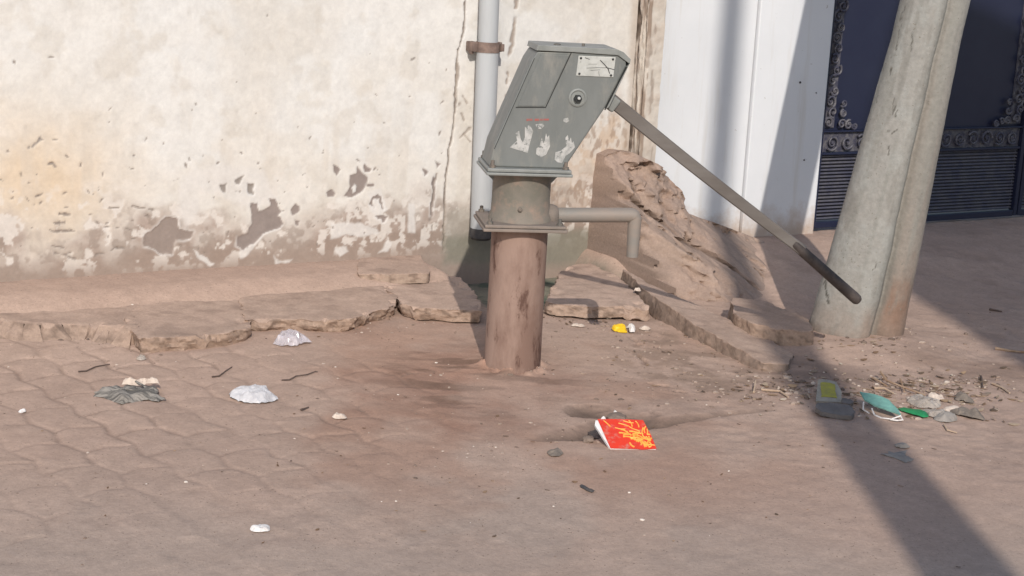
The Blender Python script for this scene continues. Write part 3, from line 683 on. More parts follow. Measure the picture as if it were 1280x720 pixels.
c = mixc(c, (.33, .32, .28), ss(.5, .7, fbm(tt, PZ*.15, 5., 4, 104))*.55)
c = mixc(c, (.46, .46, .42), ss(.5, .7, n1)*ss(.1, -.1, tt)*.4)
c = mixc(c, (.31, .175, .115), ss(.20, .36, tt)*ss(.42, .16, PZ+(n1-.5)*.2)*.85)
c = mixc(c, (.33, .22, .16), ss(-.25, -.1, tt)*ss(.12, .0, tt)*ss(.22, .08, PZ)*.5)
c = mixc(c, (.36, .28, .225), ss(.30, .0, PZ+(n1-.5)*.25)*.6)
c = mixc(c, (.24, .175, .135), ss(.07, .0, PZ+(n1-.5)*.10)*.7)
front = (Yp < 0)
for ln, w in (([(1140, 10), (1137, 25), (1133, 45), (1128, 65)], .006), ([(1148, 42), (1145, 66)], .006), ([(1120, 55), (1117, 65)], .005), ([(1124, 88), (1119, 99)], .006), ([(1124, 125), (1122, 147)], .006), ([(1127, 140), (1123, 148)], .008), ([(1116, 167), (1120, 169), (1127, 165)], .007), ([(1116, 185), (1114, 197)], .005), ([(1105, 122), (1106, 134)], .005), ([(1175, 60), (1178, 70)], .005), ([(1098, 330), (1092, 340)], .006), ([(1036, 350), (1040, 385)], .010)):
    pts = [Dp(a, b, 6.62)[[0, 2]] for a, b in ln]
    w = w*(.22+.35*n2); k = ss(w, w*.3, d_line(PX+(n2-.5)*.02, PZ, pts))*front; c = mixc(c, (.12, .11, .09), k*.9); PY = PY+.0015*k
gk = ss(.05, .0, np.abs(tt-.15))*front*ss(.35, .55, n1+.15); c = mixc(c, (.15, .13, .105), gk*(.35+.5*ss(1.2, .5, PZ)))
c = mixc(c, (.28, .26, .225), ss(.58, .72, fbm(tt*.5, PZ*.5, 9., 4, 109))*.45)
V = np.stack([PX, PY, PZ], -1).reshape(-1, 3); nz = len(zl)
Fc = [[i*NU+k, i*NU+(k+1) % NU, (i+1)*NU+(k+1) % NU, (i+1)*NU+k] for i in range(nz-1) for k in range(NU)]
Fc.append(list(range((nz-1)*NU, nz*NU)))
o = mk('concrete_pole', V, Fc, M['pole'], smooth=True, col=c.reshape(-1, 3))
tag(o, 'leaning weathered grey concrete pole with a reddish stained foot in front of the navy gate', 'pole')

for px, r_ in (((1000, 103), .006), ((1020, 116), .003), ((1005, 200), .004)):
    q = PL(px[0], px[1], WP+WN*.017, WN); m = MB(); m.tube([q-WN*.01, q+WN*.004, q+WN*.007], [r_, r_, r_*.6], 10); o = m.build('wall_nail', M['pipe_dark'], None, True)
    tag(o, ['dark nail head in the upper part of the white gate pillar', 'tiny dark nail right of the larger nail in the white gate pillar', 'dark nail in the lower part of the white gate pillar'][[.006, .003, .004].index(r_)], 'nail', 'nails in the white gate pillar')
# unseen street pole, its bow shaped to lay shadow on ground and wall
m = MB(); by = -1.5
m.tube([(x, by, h) for x, h in ((1.35, -.1), (1.65, 1.8), (1.975, 3.5), (2.065, 4.2), (2.15, 5.0), (2.235, 5.7), (2.29, 6.25), (2.295, 7.0), (2.295, 8.3))], [.19, .17, .145, .13, .115, .095, .078, .07, .065], 14)
o = m.build('street_pole', M['pipe_dark']); o.data.materials[0] = plain('street_pole_concrete', (.40, .39, .36), rough=.9)
tag(o, 'tapered unseen street pole behind the viewer, bowed to shape its shadow', 'pole')
m = MB(); m.box((5.42, -1.9, 3.8), (4.2, 2.6, 7.8), bev=.01); o = m.build('shade_house', plain('shade_house_plaster', (.55, .50, .44), (.45, .40, .35), 2., rough=.9))  # unseen house-sized block added to shade the gate and the ground before it
tag(o, 'unseen plain plastered block behind the viewer, added to shade the gate', 'shade caster')

# ------------------------------------------------------------------ slabs
def cdt_fill(outline, step, seed):
    o2 = [Vector((float(p[0]), float(p[1]))) for p in outline]; n = len(o2)
    xs_ = [p.x for p in o2]; ys_ = [p.y for p in o2]
    gx, gy = np.meshgrid(np.arange(min(xs_), max(xs_), step), np.arange(min(ys_), max(ys_), step))
    r = np.random.default_rng(seed); gx = gx+r.uniform(-.3, .3, gx.shape)*step; gy = gy+r.uniform(-.3, .3, gy.shape)*step
    d = sd_poly(gx, gy, np.array([(p.x, p.y) for p in o2])); k = d < -step*.45
    pts = o2+[Vector((float(a), float(b))) for a, b in zip(gx[k], gy[k])]
    v, e, f, ov, oe, of = delaunay_2d_cdt(pts, [(i, (i+1) % n) for i in range(n)], [], 2, 1e-7)
    remap = {}
    for i, src in enumerate(ov):
        for s_ in src: remap.setdefault(s_, i)
    ring = [remap[i] for i in range(n)]
    return np.array([(p.x, p.y) for p in v]), [list(t) for t in f], ring
def densify(P, step, jit, seed):
    r = np.random.default_rng(seed); out = []
    P = [np.array(p[:2], float) for p in P]
    A = sum(P[i][0]*P[(i+1) % len(P)][1]-P[(i+1) % len(P)][0]*P[i][1] for i in range(len(P)))
    if A < 0: P = P[::-1]
    for i in range(len(P)):
        a, b = P[i], P[(i+1) % len(P)]; k = max(1, int(np.linalg.norm(b-a)/step)); d = (b-a)/(np.linalg.norm(b-a)+1e-9); nn = np.array([d[1], -d[0]])
        for j in range(k):
            q = a+(b-a)*j/k; out.append(q+nn*((fbm(np.array([q[0]]), np.array([q[1]]), 20., 4, seed, gain=.65)[0]-.5)*3*jit))
    return out
def slab(label, px, ztop, thick, jit=.012, slope=0.0, seed=1, tone=1.0, group=None, under=0.0, tilt=(0, 0), edge=(.35, .27, .22)):
    P = [G(a, b, ztop) for a, b in px]
    out = densify(P, .011, jit, seed)
    v, f, ring = cdt_fill(out, .018, seed)
    cen = v.mean(0)
    zt = ztop+(v[:, 0]-cen[0])*tilt[0]+(v[:, 1]-cen[1])*tilt[1]
    zt = zt+(fbm(v[:, 0], v[:, 1], 3.5, 3, seed)-.5)*.016+(fbm(v[:, 0], v[:, 1], 18., 3, seed+3)-.5)*.008-.014*min(1., max(0., (jit-.004)/.006))*ss(.62, .72, fbm(v[:, 0], v[:, 1], 11., 3, seed+4))*ss(.10, .0, -sd_poly(v[:, 0], v[:, 1], np.array(out)))
    V = np.column_stack([v, zt]); Fc = f[:]
    ringp = V[ring]; n = len(ring); prev = list(ring); rows = [V]
    pr_, nx_ = np.roll(ringp, 1, 0), np.roll(ringp, -1, 0); t = (nx_-pr_)[:, :2]; t /= np.linalg.norm(t, axis=1)[:, None]+1e-9; outn = np.column_stack([t[:, 1], -t[:, 0]])
    V[ring, 2] -= .0015; bs = ringp[:, :2].copy()
    cnt = len(V)
    for k, fr in enumerate((.06, .16, .28, .40, .52, .64, .76, .88, 1.0)):
        z = ringp[:, 2]-.001-thick*fr
        off = .001+slope*fr+(fbm(ringp[:, 0], ringp[:, 1], 22., 4, seed+9, z=ringp[:, 2]*0+fr*thick*1.6)-.5)*2.6*jit*(1-.5*(1-fr)**2)+(fbm(ringp[:, 0], ringp[:, 1], 75., 2, seed+10, z=ringp[:, 2]*0+fr*thick*1.3)-.5)*.012*min(1., jit/.010)-under*fr**2
        for _ in range(1): bs = (np.roll(bs, 1, 0)+bs*2+np.roll(bs, -1, 0))/4
        q = np.column_stack([bs+outn*off[:, None], z]); rows.append(q)
        cur = list(range(cnt, cnt+n)); cnt += n
        Fc += [[prev[i], cur[i], cur[(i+1) % n], prev[(i+1) % n]] for i in range(n)]; prev = cur
    Fc.append(prev[::-1])
    V = np.concatenate(rows)
    c = np.empty((len(V), 3)); c[...] = np.array((.42, .325, .272))*tone
    m1 = fbm(V[:, 0], V[:, 1], 4., 4, seed+21); m2 = fbm(V[:, 0], V[:, 1], 30., 3, seed+22, z=V[:, 2])
    c = mixc(c, (.35, .27, .225), ss(.4, .65, m1)*.6)
    sd = np.zeros(len(V)); sd[len(v):] = 1
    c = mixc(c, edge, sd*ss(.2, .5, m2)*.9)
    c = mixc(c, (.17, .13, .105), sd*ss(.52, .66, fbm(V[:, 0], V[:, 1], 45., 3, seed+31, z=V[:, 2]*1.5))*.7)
    c = mixc(c, (.47, .37, .31), (1-sd)*ss(.5, .75, fbm(V[:, 0], V[:, 1], 8., 4, seed+33))*.5)
    c = mixc(c, (.28, .215, .18), (1-sd)*ss(.60, .72, fbm(V[:, 0], V[:, 1], 14., 4, seed+35))*.5)
    c = c*(.85+.3*m2)[:, None]
    o = mk('concrete_slab', V, Fc, M['concrete'], smooth=True, col=c); o.data.set_sharp_from_angle(angle=math.radians(28))
    tag(o, label, 'slab', group or 'broken paving slabs along the wall'); return o
slab('worn concrete ledge slab with crumbled sloping front at the left edge below the cream wall', [(-330, 384), (-40, 360), (60, 352), (136, 347), (162, 385), (172, 410), (110, 403), (60, 404), (0, 402), (-45, 404), (-330, 428)], 0.068, 0.1, .02, .16, 11)
slab('long dusty slab with a cracked dark underside edge, left of the clear plastic bag', [(131, 348), (220, 341), (303, 338), (306, 350), (316, 392), (311, 408), (285, 414), (252, 419), (205, 422), (172, 423), (160, 408), (153, 385)], 0.064, 0.065, .010, .0, 12, 1.0, None, .012)
slab('large broken slab with a ragged right corner behind the clear plastic bag', [(296, 338), (400, 333), (445, 338), (476, 356), (496, 371), (489, 383), (468, 388), (440, 398), (400, 400), (350, 398), (306, 400)], 0.064, 0.055, .014, .0, 13, 1.02, None, .02)
slab('pale slab with a thick broken front edge directly left of the pump pedestal', [(480, 360), (492, 352), (540, 343), (575, 347), (592, 362), (603, 388), (560, 386), (520, 384), (499, 379), (494, 369)], 0.064, 0.055, .010, .0, 14, 1.06, None, .008)
slab('small rectangular slab lying loose on top of the broken slabs', [(448, 342.5), (536, 342), (538, 338), (524, 317), (452, 317), (447, 330)], 0.112, 0.046, .003, .0, 15, 1.0, None, .0, (0, 0), (.34, .275, .23))
slab('angular pale slab right of the pump pedestal crossed by the spout shadow', [(702, 336), (722, 330), (738, 330), (772, 345), (790, 362), (811, 384), (760, 383), (720, 381), (684, 378), (690, 360)], 0.06, 0.05, .010, .01, 16, 1.06)
slab('long tilted kerb slab running from the mortar heap down towards the pole', [(778, 346), (800, 356), (850, 374), (905, 393), (950, 410), (992, 432), (985, 447), (955, 447), (915, 428), (868, 406), (826, 382), (795, 360)], .055, .08, .006, .02, 17, .97, None, 0, (-.10, .0), (.24, .19, .16))
slab('squat block slab with a cracked left end, in shade beside the pole foot', [(914, 371), (950, 374), (985, 384), (1010, 398), (1016, 415), (985, 412), (940, 404), (918, 391)], 0.085, 0.09, .008, .01, 18, .95)

# ------------------------------------------------------------------ mortar heap against the pier
ctl = [(752, 197, .05), (770, 192, .08), (790, 194, .10), (812, 205, .13), (833, 217, .13), (849, 237, .13), (858, 256, .12), (866, 272, .14), (910, 288, .15), (948, 302, .14), (975, 314, .10),
       (767, 212, .14), (788, 218, .18),
       (796, 228, .19), (806, 260, .25), (826, 274, .27), (850, 292, .33), (874, 310, .40), (790, 238, .31), (799, 270, .41), (819, 290, .50), (843, 307, .60), (867, 322, .66),
       (822, 225, .21), (842, 246, .21), (825, 255, .25), (850, 272, .24), (862, 286, .28),
       (895, 306, .42), (905, 334, .62), (925, 314, .42), (950, 328, .50), (970, 325, .35),
       (830, 335, .63), (850, 335, .67), (882, 349, .77), (923, 352, .80), (945, 350, .70), (975, 350, .60),
       (846, 372, .77), (905, 374, .86), (940, 375, .90), (963, 367, .82), (990, 362, .70), (1000, 345, .45)]
C3 = np.array([[*wsz(a, b, D), D] for a, b, D in ctl])
low = [(848, 376, .77), (905, 378, .86), (940, 379, .90), (963, 371, .82), (990, 366, .70), (1003, 348, .45)]
L3 = np.array([[wsz(a, b, D)[0], -.05, D+.03] for a, b, D in low]); raw = np.array([(2.938, -.05, .74), (2.94, .0, .69), (2.945, .10, .58), (2.945, .20, .47), (2.95, .30, .37), (2.952, .40, .26), (2.955, .50, .15)])
C3 = np.concatenate([C3, L3, raw])
top_out = ctl[:11]
outl = [tuple(wsz(a, b, D)+np.array([0, .012])) for a, b, D in top_out]
outl += [(C3[len(ctl)-1][0]+.03, C3[len(ctl)-1][1])]+[tuple(p[:2]) for p in L3[::-1]]+[tuple(p[:2]-np.array([.004, 0])) for p in raw]
dens = densify([np.array(p) for p in outl], .012, .003, 5)
v, f, ring = cdt_fill(dens, .0095, 5)
tv, te, tf, _, _, _ = delaunay_2d_cdt([Vector(p[:2]) for p in C3], [], [], 0, 1e-7)
Dv = np.full(len(v), np.nan); Tz = np.array([(p.x, p.y) for p in tv])
Dc = np.array([C3[np.argmin(np.hypot(C3[:, 0]-p[0], C3[:, 1]-p[1])), 2] for p in Tz])
for t in tf:
    a, b, c_ = Tz[list(t)]; det = (b[1]-c_[1])*(a[0]-c_[0])+(c_[0]-b[0])*(a[1]-c_[1])
    if abs(det) < 1e-12: continue
    l1 = ((b[1]-c_[1])*(v[:, 0]-c_[0])+(c_[0]-b[0])*(v[:, 1]-c_[1]))/det; l2 = ((c_[1]-a[1])*(v[:, 0]-c_[0])+(a[0]-c_[0])*(v[:, 1]-c_[1]))/det; l3 = 1-l1-l2
    k = (l1 >= -1e-6) & (l2 >= -1e-6) & (l3 >= -1e-6); Dv[k] = (l1*Dc[t[0]]+l2*Dc[t[1]]+l3*Dc[t[2]])[k]
for i in np.where(np.isnan(Dv))[0]: Dv[i] = C3[np.argmin(np.hypot(C3[:, 0]-v[i, 0], C3[:, 1]-v[i, 1])), 2]
h1n = fbm(v[:, 0], v[:, 1], 7., 4, 201); h2n = fbm(v[:, 0], v[:, 1], 26., 4, 202); h3n = fbm(v[:, 0], v[:, 1], 60., 3, 203)
up = ss(.10, .24, v[:, 1])
lump = 1-np.abs(fbm(v[:, 0], v[:, 1], 5.5, 3, 207)-.5)*4
Dv = Dv+(h1n-.5)*(.04+.03*up)+(lump-.5)*.03*up+(h2n-.5)*(.028+.02*up)+(h3n-.5)*.014+.045*(ss(.45, .51, fbm(v[:, 0]+h2n*.02, v[:, 1], 6.5, 3, 221))-.5)*ss(2.99, 3.1, v[:, 0])+.018*(ss(.47, .52, fbm(v[:, 0], v[:, 1]*1.6, 13., 3, 222))-.5)*ss(2.99, 3.1, v[:, 0])
def cl(px): return [wsz(a, b, D) for a, b, D in px]
ck = np.zeros(len(v))
for L_, w_ in ((cl([(786, 225, .2), (792, 250, .25), (806, 268, .27), (826, 280, .3), (824, 294, .31), (862, 309, .3), (872, 322, .33), (880, 345, .37), (880, 358, .4)]), .015),
              (cl([(790, 232, .22), (800, 262, .26), (812, 272, .28)]), .026), (cl([(820, 292, .3), (845, 300, .3), (866, 312, .3)]), .020), (cl([(900, 325, .3), (925, 330, .25), (935, 338, .25)]), .009), (cl([(765, 250, .2), (775, 262, .2)]), .005), (cl([(812, 295, .34), (828, 312, .36)]), .005)):
    d_ = d_line(v[:, 0]+(h2n-.5)*.03, v[:, 1]+(h3n-.5)*.03, L_); k = ss(w_, w_*.3, d_); ck = np.maximum(ck, k)
Dv = Dv-.075*ck
P3 = WP+v[:, :1]*WT+Dv[:, None]*WN+np.column_stack([np.zeros(len(v)), np.zeros(len(v)), v[:, 1]])
Fc = [t for t in f]
rp = P3[ring]; n = len(ring); back = rp-WN*(Dv[ring]+.012)[:, None]; b0 = len(P3); mid = rp*.55+back*.45; mid[:, 2] += .004
V = np.concatenate([P3, mid, back])
for i in range(n):
    j = (i+1) % n; Fc.append([ring[j], ring[i], b0+i, b0+j]); Fc.append([b0+j, b0+i, b0+n+i, b0+n+j])
c = np.empty((len(V), 3)); c[...] = (.335, .262, .222); vv = np.concatenate([v, v[ring], v[ring]]); q1 = fbm(vv[:, 0], vv[:, 1], 6., 4, 211); q2 = fbm(vv[:, 0], vv[:, 1], 34., 3, 212)
c = mixc(c, (.28, .225, .195), ss(.42, .62, q1)*.6); c = mixc(c, (.38, .30, .25), ss(.55, .7, fbm(vv[:, 0], vv[:, 1], 3., 3, 213))*.5); c = c*(.85+.3*q2)[:, None]
c[:len(v)] = mixc(c[:len(v)], (.15, .115, .095), ck*.75)
o = mk('mortar_heap', V, Fc, M['concrete'], smooth=True, col=c); o.data.set_sharp_from_angle(angle=math.radians(55))
tag(o, 'stepped lumpy brown mortar heap piled against the pier behind the pump spout', 'heap')

# ------------------------------------------------------------------ litter
def on(px, py): p = G(px, py, .0); z = gz(p[0], p[1]); p = G(px, py, z); return np.array([p[0], p[1], gz(p[0], p[1])])
def tri_interp(P, vals, Q):
    tv, te, tf, src, _, _ = delaunay_2d_cdt([Vector((float(p[0]), float(p[1]))) for p in P], [], [], 0, 1e-7)
    T = np.array([(p.x, p.y) for p in tv]); D_ = np.array([vals[o_[0]] for o_ in src]); out = np.full(len(Q), np.nan)
    for t in tf:
        a, b, c_ = T[list(t)]; det = (b[1]-c_[1])*(a[0]-c_[0])+(c_[0]-b[0])*(a[1]-c_[1])
        if abs(det) < 1e-14: continue
        l1 = ((b[1]-c_[1])*(Q[:, 0]-c_[0])+(c_[0]-b[0])*(Q[:, 1]-c_[1]))/det; l2 = ((c_[1]-a[1])*(Q[:, 0]-c_[0])+(a[0]-c_[0])*(Q[:, 1]-c_[1]))/det; l3 = 1-l1-l2
        k = (l1 >= -1e-6) & (l2 >= -1e-6) & (l3 >= -1e-6); out[k] = (l1*D_[t[0]]+l2*D_[t[1]]+l3*D_[t[2]])[k]
    out[np.isnan(out)] = .05
    return out
def crumple(name, label, cat, px, py, w, d, h, mat, seed=1, rz=0., amp=.5, folds=8., poly=None, parent=None, solid=.0012, group=None, off=(0, 0, 0), step=.0065, ridge=True, edge=.42, tiltx=0., z0=.002, at=None, soft=False):
    base = on(px, py) if parent is None else np.array([0, 0, 0.])
    poly = poly or [(math.cos(t)*(1+.13*math.sin(3*t+seed)), math.sin(t)*(1+.13*math.sin(2*t+seed*2))) for t in np.linspace(0, 2*math.pi, 22, endpoint=False)]
    P = [np.array([a*w/2, b*d/2]) for a, b in poly]
    dn = densify(P, step, min(w, d)*.02, seed); v, f, ring = cdt_fill(dn, step, seed)
    sd = -sd_poly(v[:, 0], v[:, 1], np.array(dn)); r = ss(0, min(w, d)*edge, sd)
    rg = np.random.default_rng(seed+300); DN = np.array(dn); m_ = 9 if folds < 5.5 else 26
    cand = rg.uniform(-1, 1, (400, 2))*[w/2, d/2]; cd = -sd_poly(cand[:, 0], cand[:, 1], DN); cand = cand[cd > min(w, d)*.06]; keep = []
    for q in cand:
        if all(np.hypot(*((q-k_)/[w, d])) > (.16 if folds < 5.5 else .12) for k_ in keep): keep.append(q)
        if len(keep) >= m_: break
    pe = np.array(poly)*[w/2, d/2]
    Cx = np.array(list(pe)+keep); kd = -sd_poly(Cx[:, 0], Cx[:, 1], DN)
    hz = np.where(np.arange(len(Cx)) < len(pe), rg.uniform(0, .22, len(Cx)), np.clip(.55+.9*kd/min(w, d)*2, 0, .85)*rg.uniform(.5, 1.2, len(Cx)))
    fz = tri_interp(Cx, hz, v[:, :2])
    z = z0+h*np.clip(fz, 0, 2)+h*amp*.30*(fbm(v[:, 0], v[:, 1], folds*1.6/max(w, d), 3, seed*7+3)-.5)+h*amp*.35*(.5-np.abs(fbm(v[:, 0], v[:, 1], folds/max(w, d), 2, seed*3+8)-.5)*2)*r
    z = np.maximum(z, z0)
    R = np.array([[math.cos(rz), -math.sin(rz)], [math.sin(rz), math.cos(rz)]]); xy = v @ R.T
    V = np.column_stack([xy[:, 0]+off[0], xy[:, 1]+off[1], z+off[2]])
    o = mk(name, V, f, mat, parent, smooth=soft)
    s = o.modifiers.new('solid', 'SOLIDIFY'); s.thickness = solid; s.offset = 1
    if parent is None: o.location = base if at is None else at; tag(o, label, cat, group)
    return o
# dark grey pleated cloth with a cream lining
ct = crumple('crumpled_cloth', 'crumpled dark grey pleated cloth with a cream edge lying on the pavers', 'cloth', 163, 496, .245, .19, .040, M['cloth'], 3, .22, 1.2, 5.6, [(-1.02, -.1), (-.7, -.35), (-.35, -.85), (-.2, -1), (.2, -.75), (.5, -.7), (.75, -.9), (1, -.62), (.72, -.35), (.8, .5), (.4, .8), (-.1, .85), (-.6, .45), (-.95, .1)])
crumple('lining', None, None, 0, 0, .13, .05, .03, M['cream'], 5, .2, .6, 6., [(-1, -.3), (-.5, -.8), (.4, -.6), (1, -.4), (.9, .5), (.6, 1.1), (.3, .3), (-.2, .2), (-.5, .9), (-.9, .3)], ct, .0012, None, (.02, .070, .026))
m = MB(); m.tube([(-.01, .07, .044), (.035, .02, .042), (.075, -.02, .034), (.115, -.03, .012)], .004, 6); m.build('cloth_strap', M['cloth'], ct, True)
m = MB(); m.tube([(-.125, .0, .010), (-.09, -.012, .022), (-.02, -.028, .036), (.05, -.02, .034), (.09, -.035, .016)], .0035, 6); m.build('cloth_strap', M['cloth'], ct, True)
crumple('plastic_bag', 'crumpled white plastic bag lying on the dusty pavers, brightest scrap on the left', 'bag', 316, 498, .175, .165, .036, M['whitebag'], 31, .1, 1.0, 6., [(-.98, .2), (-.9, -.35), (-.45, -.75), (.1, -.95), (.55, -1), (.78, -.7), (1.05, -.45), (.9, .0), (.62, .65), (.1, .98), (-.5, .9), (-.88, .55)])
crumple('clear_bag', 'crumpled clear lilac plastic bag lying against the broken slab edge', 'bag', 366, 428, .15, .14, .052, M['film'], 6, .1, .6, 7., [(-1, -.6), (-.4, -1), (.3, -.9), (.55, -.6), (1, -.3), (.75, .35), (.45, .1), (.2, .55), (-.1, .9), (-.5, 1), (-.75, .3)])
crumple('glass_shard', 'small greenish plastic shard at the foot of the ledge slabs', 'shard', 176, 449, .036, .05, .014, M['film2'], 8, .2, .5, 5., step=.006)
yw = crumple('snack_wrapper', 'torn yellow and white snack wrapper on the ground below the pale slab', 'wrapper', 775, 414, .075, .075, .030, M['yellow'], 9, -.15, .5, 5., [(-1, .1), (-.6, -.6), (.1, -.9), (.9, -.8), (.7, .1), (.3, .9), (-.5, .8)], step=.0055)
crumple('white_lining', None, None, 0, 0, .055, .085, .03, M['whitewrap'], 10, -.3, .5, 5., [(-.9, .8), (-.2, .3), (.0, -.5), (.4, -1), (1, -.6), (.8, .2), (.2, 1), (-.5, 1)], yw, .0012, None, (.042, .0, .005), .007)

# red packet propped on a clod
base = on(763, 562); pk = empty('red_packet', base, math.radians(4))
tag(pk, 'bright red printed packet with yellow orange strands, propped up on the dusty ground', 'packet')
tl = math.radians(31); LW, LH, LT = .155, .128, .012
Rt = np.array([[1, .0, 0], [0, math.cos(tl), -math.sin(tl)], [0, math.sin(tl), math.cos(tl)]]); sk = -.28
def pkp(a, b, t=0.0):                      # a along width, b up the face, t off the face
    return Rt @ np.array([a*LW+sk*LH*b*1.0, b*LH, t])+np.array([0, 0, .004])
def pk_poly(poly, t0, t1, name, mat, par, col=None):
    n = len(poly); V = [pkp(a, b, t1) for a, b in poly]+[pkp(a, b, t0) for a, b in poly]
    A = sum(poly[i][0]*poly[(i+1) % n][1]-poly[(i+1) % n][0]*poly[i][1] for i in range(n))
    Fc = [list(range(n)), list(range(n, 2*n))[::-1]]+[[(i+1) % n, i, i+n, (i+1) % n+n] for i in range(n)]
    if A < 0: Fc = [q[::-1] for q in Fc]
    return mk(name, V, Fc, mat, par)
pk_poly([(0, 0), (.60, .0), (.66, -.015), (1.0, .03), (1.02, .5), (1, 1), (.5, 1.01), (0, .99)], 0, .0025, 'front_cover', M['red'], pk)
pk_poly([(-.008, -.01), (.99, .02), (.985, .97), (-.05, .96), (-.11, .80)], -.011, -.001, 'pages', M['paper'], pk)
pk_poly([(-.02, -.03), (.99, .01), (.985, .97), (-.04, .98)], -.014, -.0115, 'back_cover', M['red'], pk)
r = random.Random(3); m = MB()
def strand(a, b, ang, L, curl, w=.0026):
    pts = []; 
    for i in range(8):
        pts.append(pkp(min(max(a, .02), .99), min(max(b, .02), .98), .0030)); a += math.cos(ang)*L/7; b += math.sin(ang)*L/7; ang += curl/7
    m.tube(pts, w, 5)
for i in range(36):
    strand(.50+.46*r.random(), .05+.50*r.random(), r.uniform(.2, 2.9), r.uniform(.13, .26), r.uniform(-2.2, 2.2))
for a, b, g in ((.12, .93, -1.1), (.42, .86, -.4), (.55, .95, -.6), (.68, .97, -1.3), (.82, .95, -1.2), (.30, .70, -.5), (.62, .75, -.9)): strand(a, b, g, .22, r.uniform(-.8, .8), .0022)
m.build('printed_strands', M['noodle'], pk)
m = MB()
b3 = on(747, 548)
def blob(m, c, r3, seed, n=10):
    r = np.random.default_rng(seed); V = []; Fc = []
    for i in range(n+1):
        th = math.pi*i/n
        for k in range(n):
            ph = 2*math.pi*k/n; V.append([math.sin(th)*math.cos(ph), math.sin(th)*math.sin(ph), math.cos(th)])
    V = np.array(V); nn = .7+.6*fbm(V[:, 0]+seed, V[:, 1], 1.6, 3, seed, z=V[:, 2]); V = V*nn[:, None]*np.array(r3)+np.array(c)
    Fc = [(i*n+k, i*n+(k+1) % n, (i+1)*n+(k+1) % n, (i+1)*n+k) for i in range(n) for k in range(n)]
    m.add(V, Fc)
for i, (x, y, z, s_) in enumerate(((757, 540, .0, .04), (745, 545, 0, .025), (735, 552, 0, .02), (770, 530, 0, .035), (790, 533, 0, .03))):
    q = on(x, y); m_ = MB(); blob(m_, (0, 0, .008), (s_, s_*1.2, s_*.6), 30+i)
    o = m_.build('earth_clod', M['stone']); o.location = q
    col = np.tile((.22, .17, .14), (len(o.data.vertices), 1)); a_ = o.data.attributes.new('Col', 'FLOAT_COLOR', 'POINT'); a_.data.foreach_set('color', np.column_stack([col, np.ones(len(col))]).ravel())
    tag(o, ['brown earth clod hidden behind the red packet', 'brown earth clod against the left corner of the red packet', 'small brown clod left of the red packet', 'brown earth clod behind the top edge of the red packet', 'brown clod under the right part of the red packet'][i], 'clod', 'earth clods under the red packet')
for (x, y, h, lb) in ((754, 528, .013, 'tiny white paper curl on the left end of the red packet top edge'), (768, 527, .024, 'tiny upright white paper strip behind the red packet')):
    crumple('paper_curl', lb, 'scrap', x, y, .018, .015, h, M['whitewrap'], x, .3, .5, 4., step=.005, group='white paper curls behind the red packet')

# olive card, grey stone, mask, green film and the rest of the heap by the pole
def card(name, label, cat, px, py, poly, w, d, t, tilt, rz, mat, group=None, lift=0.0, extra=None):
    base = on(px, py); root = empty(name, base, rz) if extra else None
    R = np.array([[1, 0, 0], [0, math.cos(tilt), -math.sin(tilt)], [0, math.sin(tilt), math.cos(tilt)]])
    dn = densify([np.array([a*w, b*d]) for a, b in poly], .008, .0022, px); v, f, ring = cdt_fill(dn, .011, px)
    z = (fbm(v[:, 0], v[:, 1], 18., 3, px)-.5)*.010
    n = len(v); top = np.column_stack([v, z+t]); bot = np.column_stack([v, z])
    V = np.concatenate([top, bot]) @ R.T+np.array([0, 0, .003+lift])
    Fc = f+[[i+n for i in q[::-1]] for q in f]+[[ring[(i+1) % len(ring)], ring[i], ring[i]+n, ring[(i+1) % len(ring)]+n] for i in range(len(ring))]
    if extra:
        o = mk(extra, V, Fc, mat, root); tag(root, label, cat, group); return root, R, lift
    o = mk(name, V, Fc, mat); o.location = base; o.rotation_euler = (0, 0, rz); tag(o, label, cat, group); return o
root, R_, _ = card('mossy_tile', 'grey card with a mossy yellow face leaning beside the foot of the pole', 'card', 1037, 505, [(-.5, 0), (.42, -.02), (.5, .5), (.42, .98), (-.25, 1.0)], .105, .13, .008, math.radians(22), .02, M['greycard'], None, .0, 'card_body')
V = np.array([[-.030, .025, .0135], [.030, .02, .0135], [.034, .105, .0135], [-.018, .108, .0135]]); dn = densify([p[:2] for p in V], .006, .004, 4); v, f, ring = cdt_fill(dn, .009, 4)
o = mk('yellow_face', np.column_stack([v, .0135+(fbm(v[:, 0], v[:, 1], 18., 3, 1037)-.5)*.010]) @ R_.T, f, M['olive'], root); s = o.modifiers.new('solid', 'SOLIDIFY'); s.thickness = .002
card('flat_stone', 'flat dark grey oval stone in shade in front of the mossy yellow card', 'stone', 1044, 524, [(-.5, .35), (-.35, .1), (.1, -.05), (.42, .0), (.5, .3), (.4, .7), (-.1, .9), (-.45, .75)], .14, .13, .016, math.radians(6), -.12, M['darkstone'])
card('stone_chip', 'small grey stone chip right of the mossy yellow card', 'stone', 1061, 510, [(-.5, .3), (0, 0), (.5, .3), (.4, .8), (-.2, 1)], .045, .05, .014, math.radians(10), .2, M['darkstone'])
root, R_, _ = card('face_mask', 'discarded teal face mask with white ear loops on the ground right of the pole shadow', 'mask', 1101, 522, [(-.52, 1.0), (-.42, .62), (-.16, .34), (.2, .16), (.52, .0), (.46, .28), (.24, .74), (-.15, .9)], .135, .13, .006, math.radians(16), -.12, M['teal'], None, .012, 'mask_body')
for pts in ([(-.03, .045, .018), (-.022, .012, .004), (.0, -.015, .003), (.035, -.022, .004), (.068, .0, .012)], [(.068, .0, .014), (.076, -.02, .004), (.055, -.03, .003), (.03, -.028, .004)], [(-.058, .08, .03), (-.06, .05, .01), (-.04, .03, .004)]):
    m = MB(); m.tube(pts, .003, 6); m.build('ear_loop', M['whitewrap'], root, True)
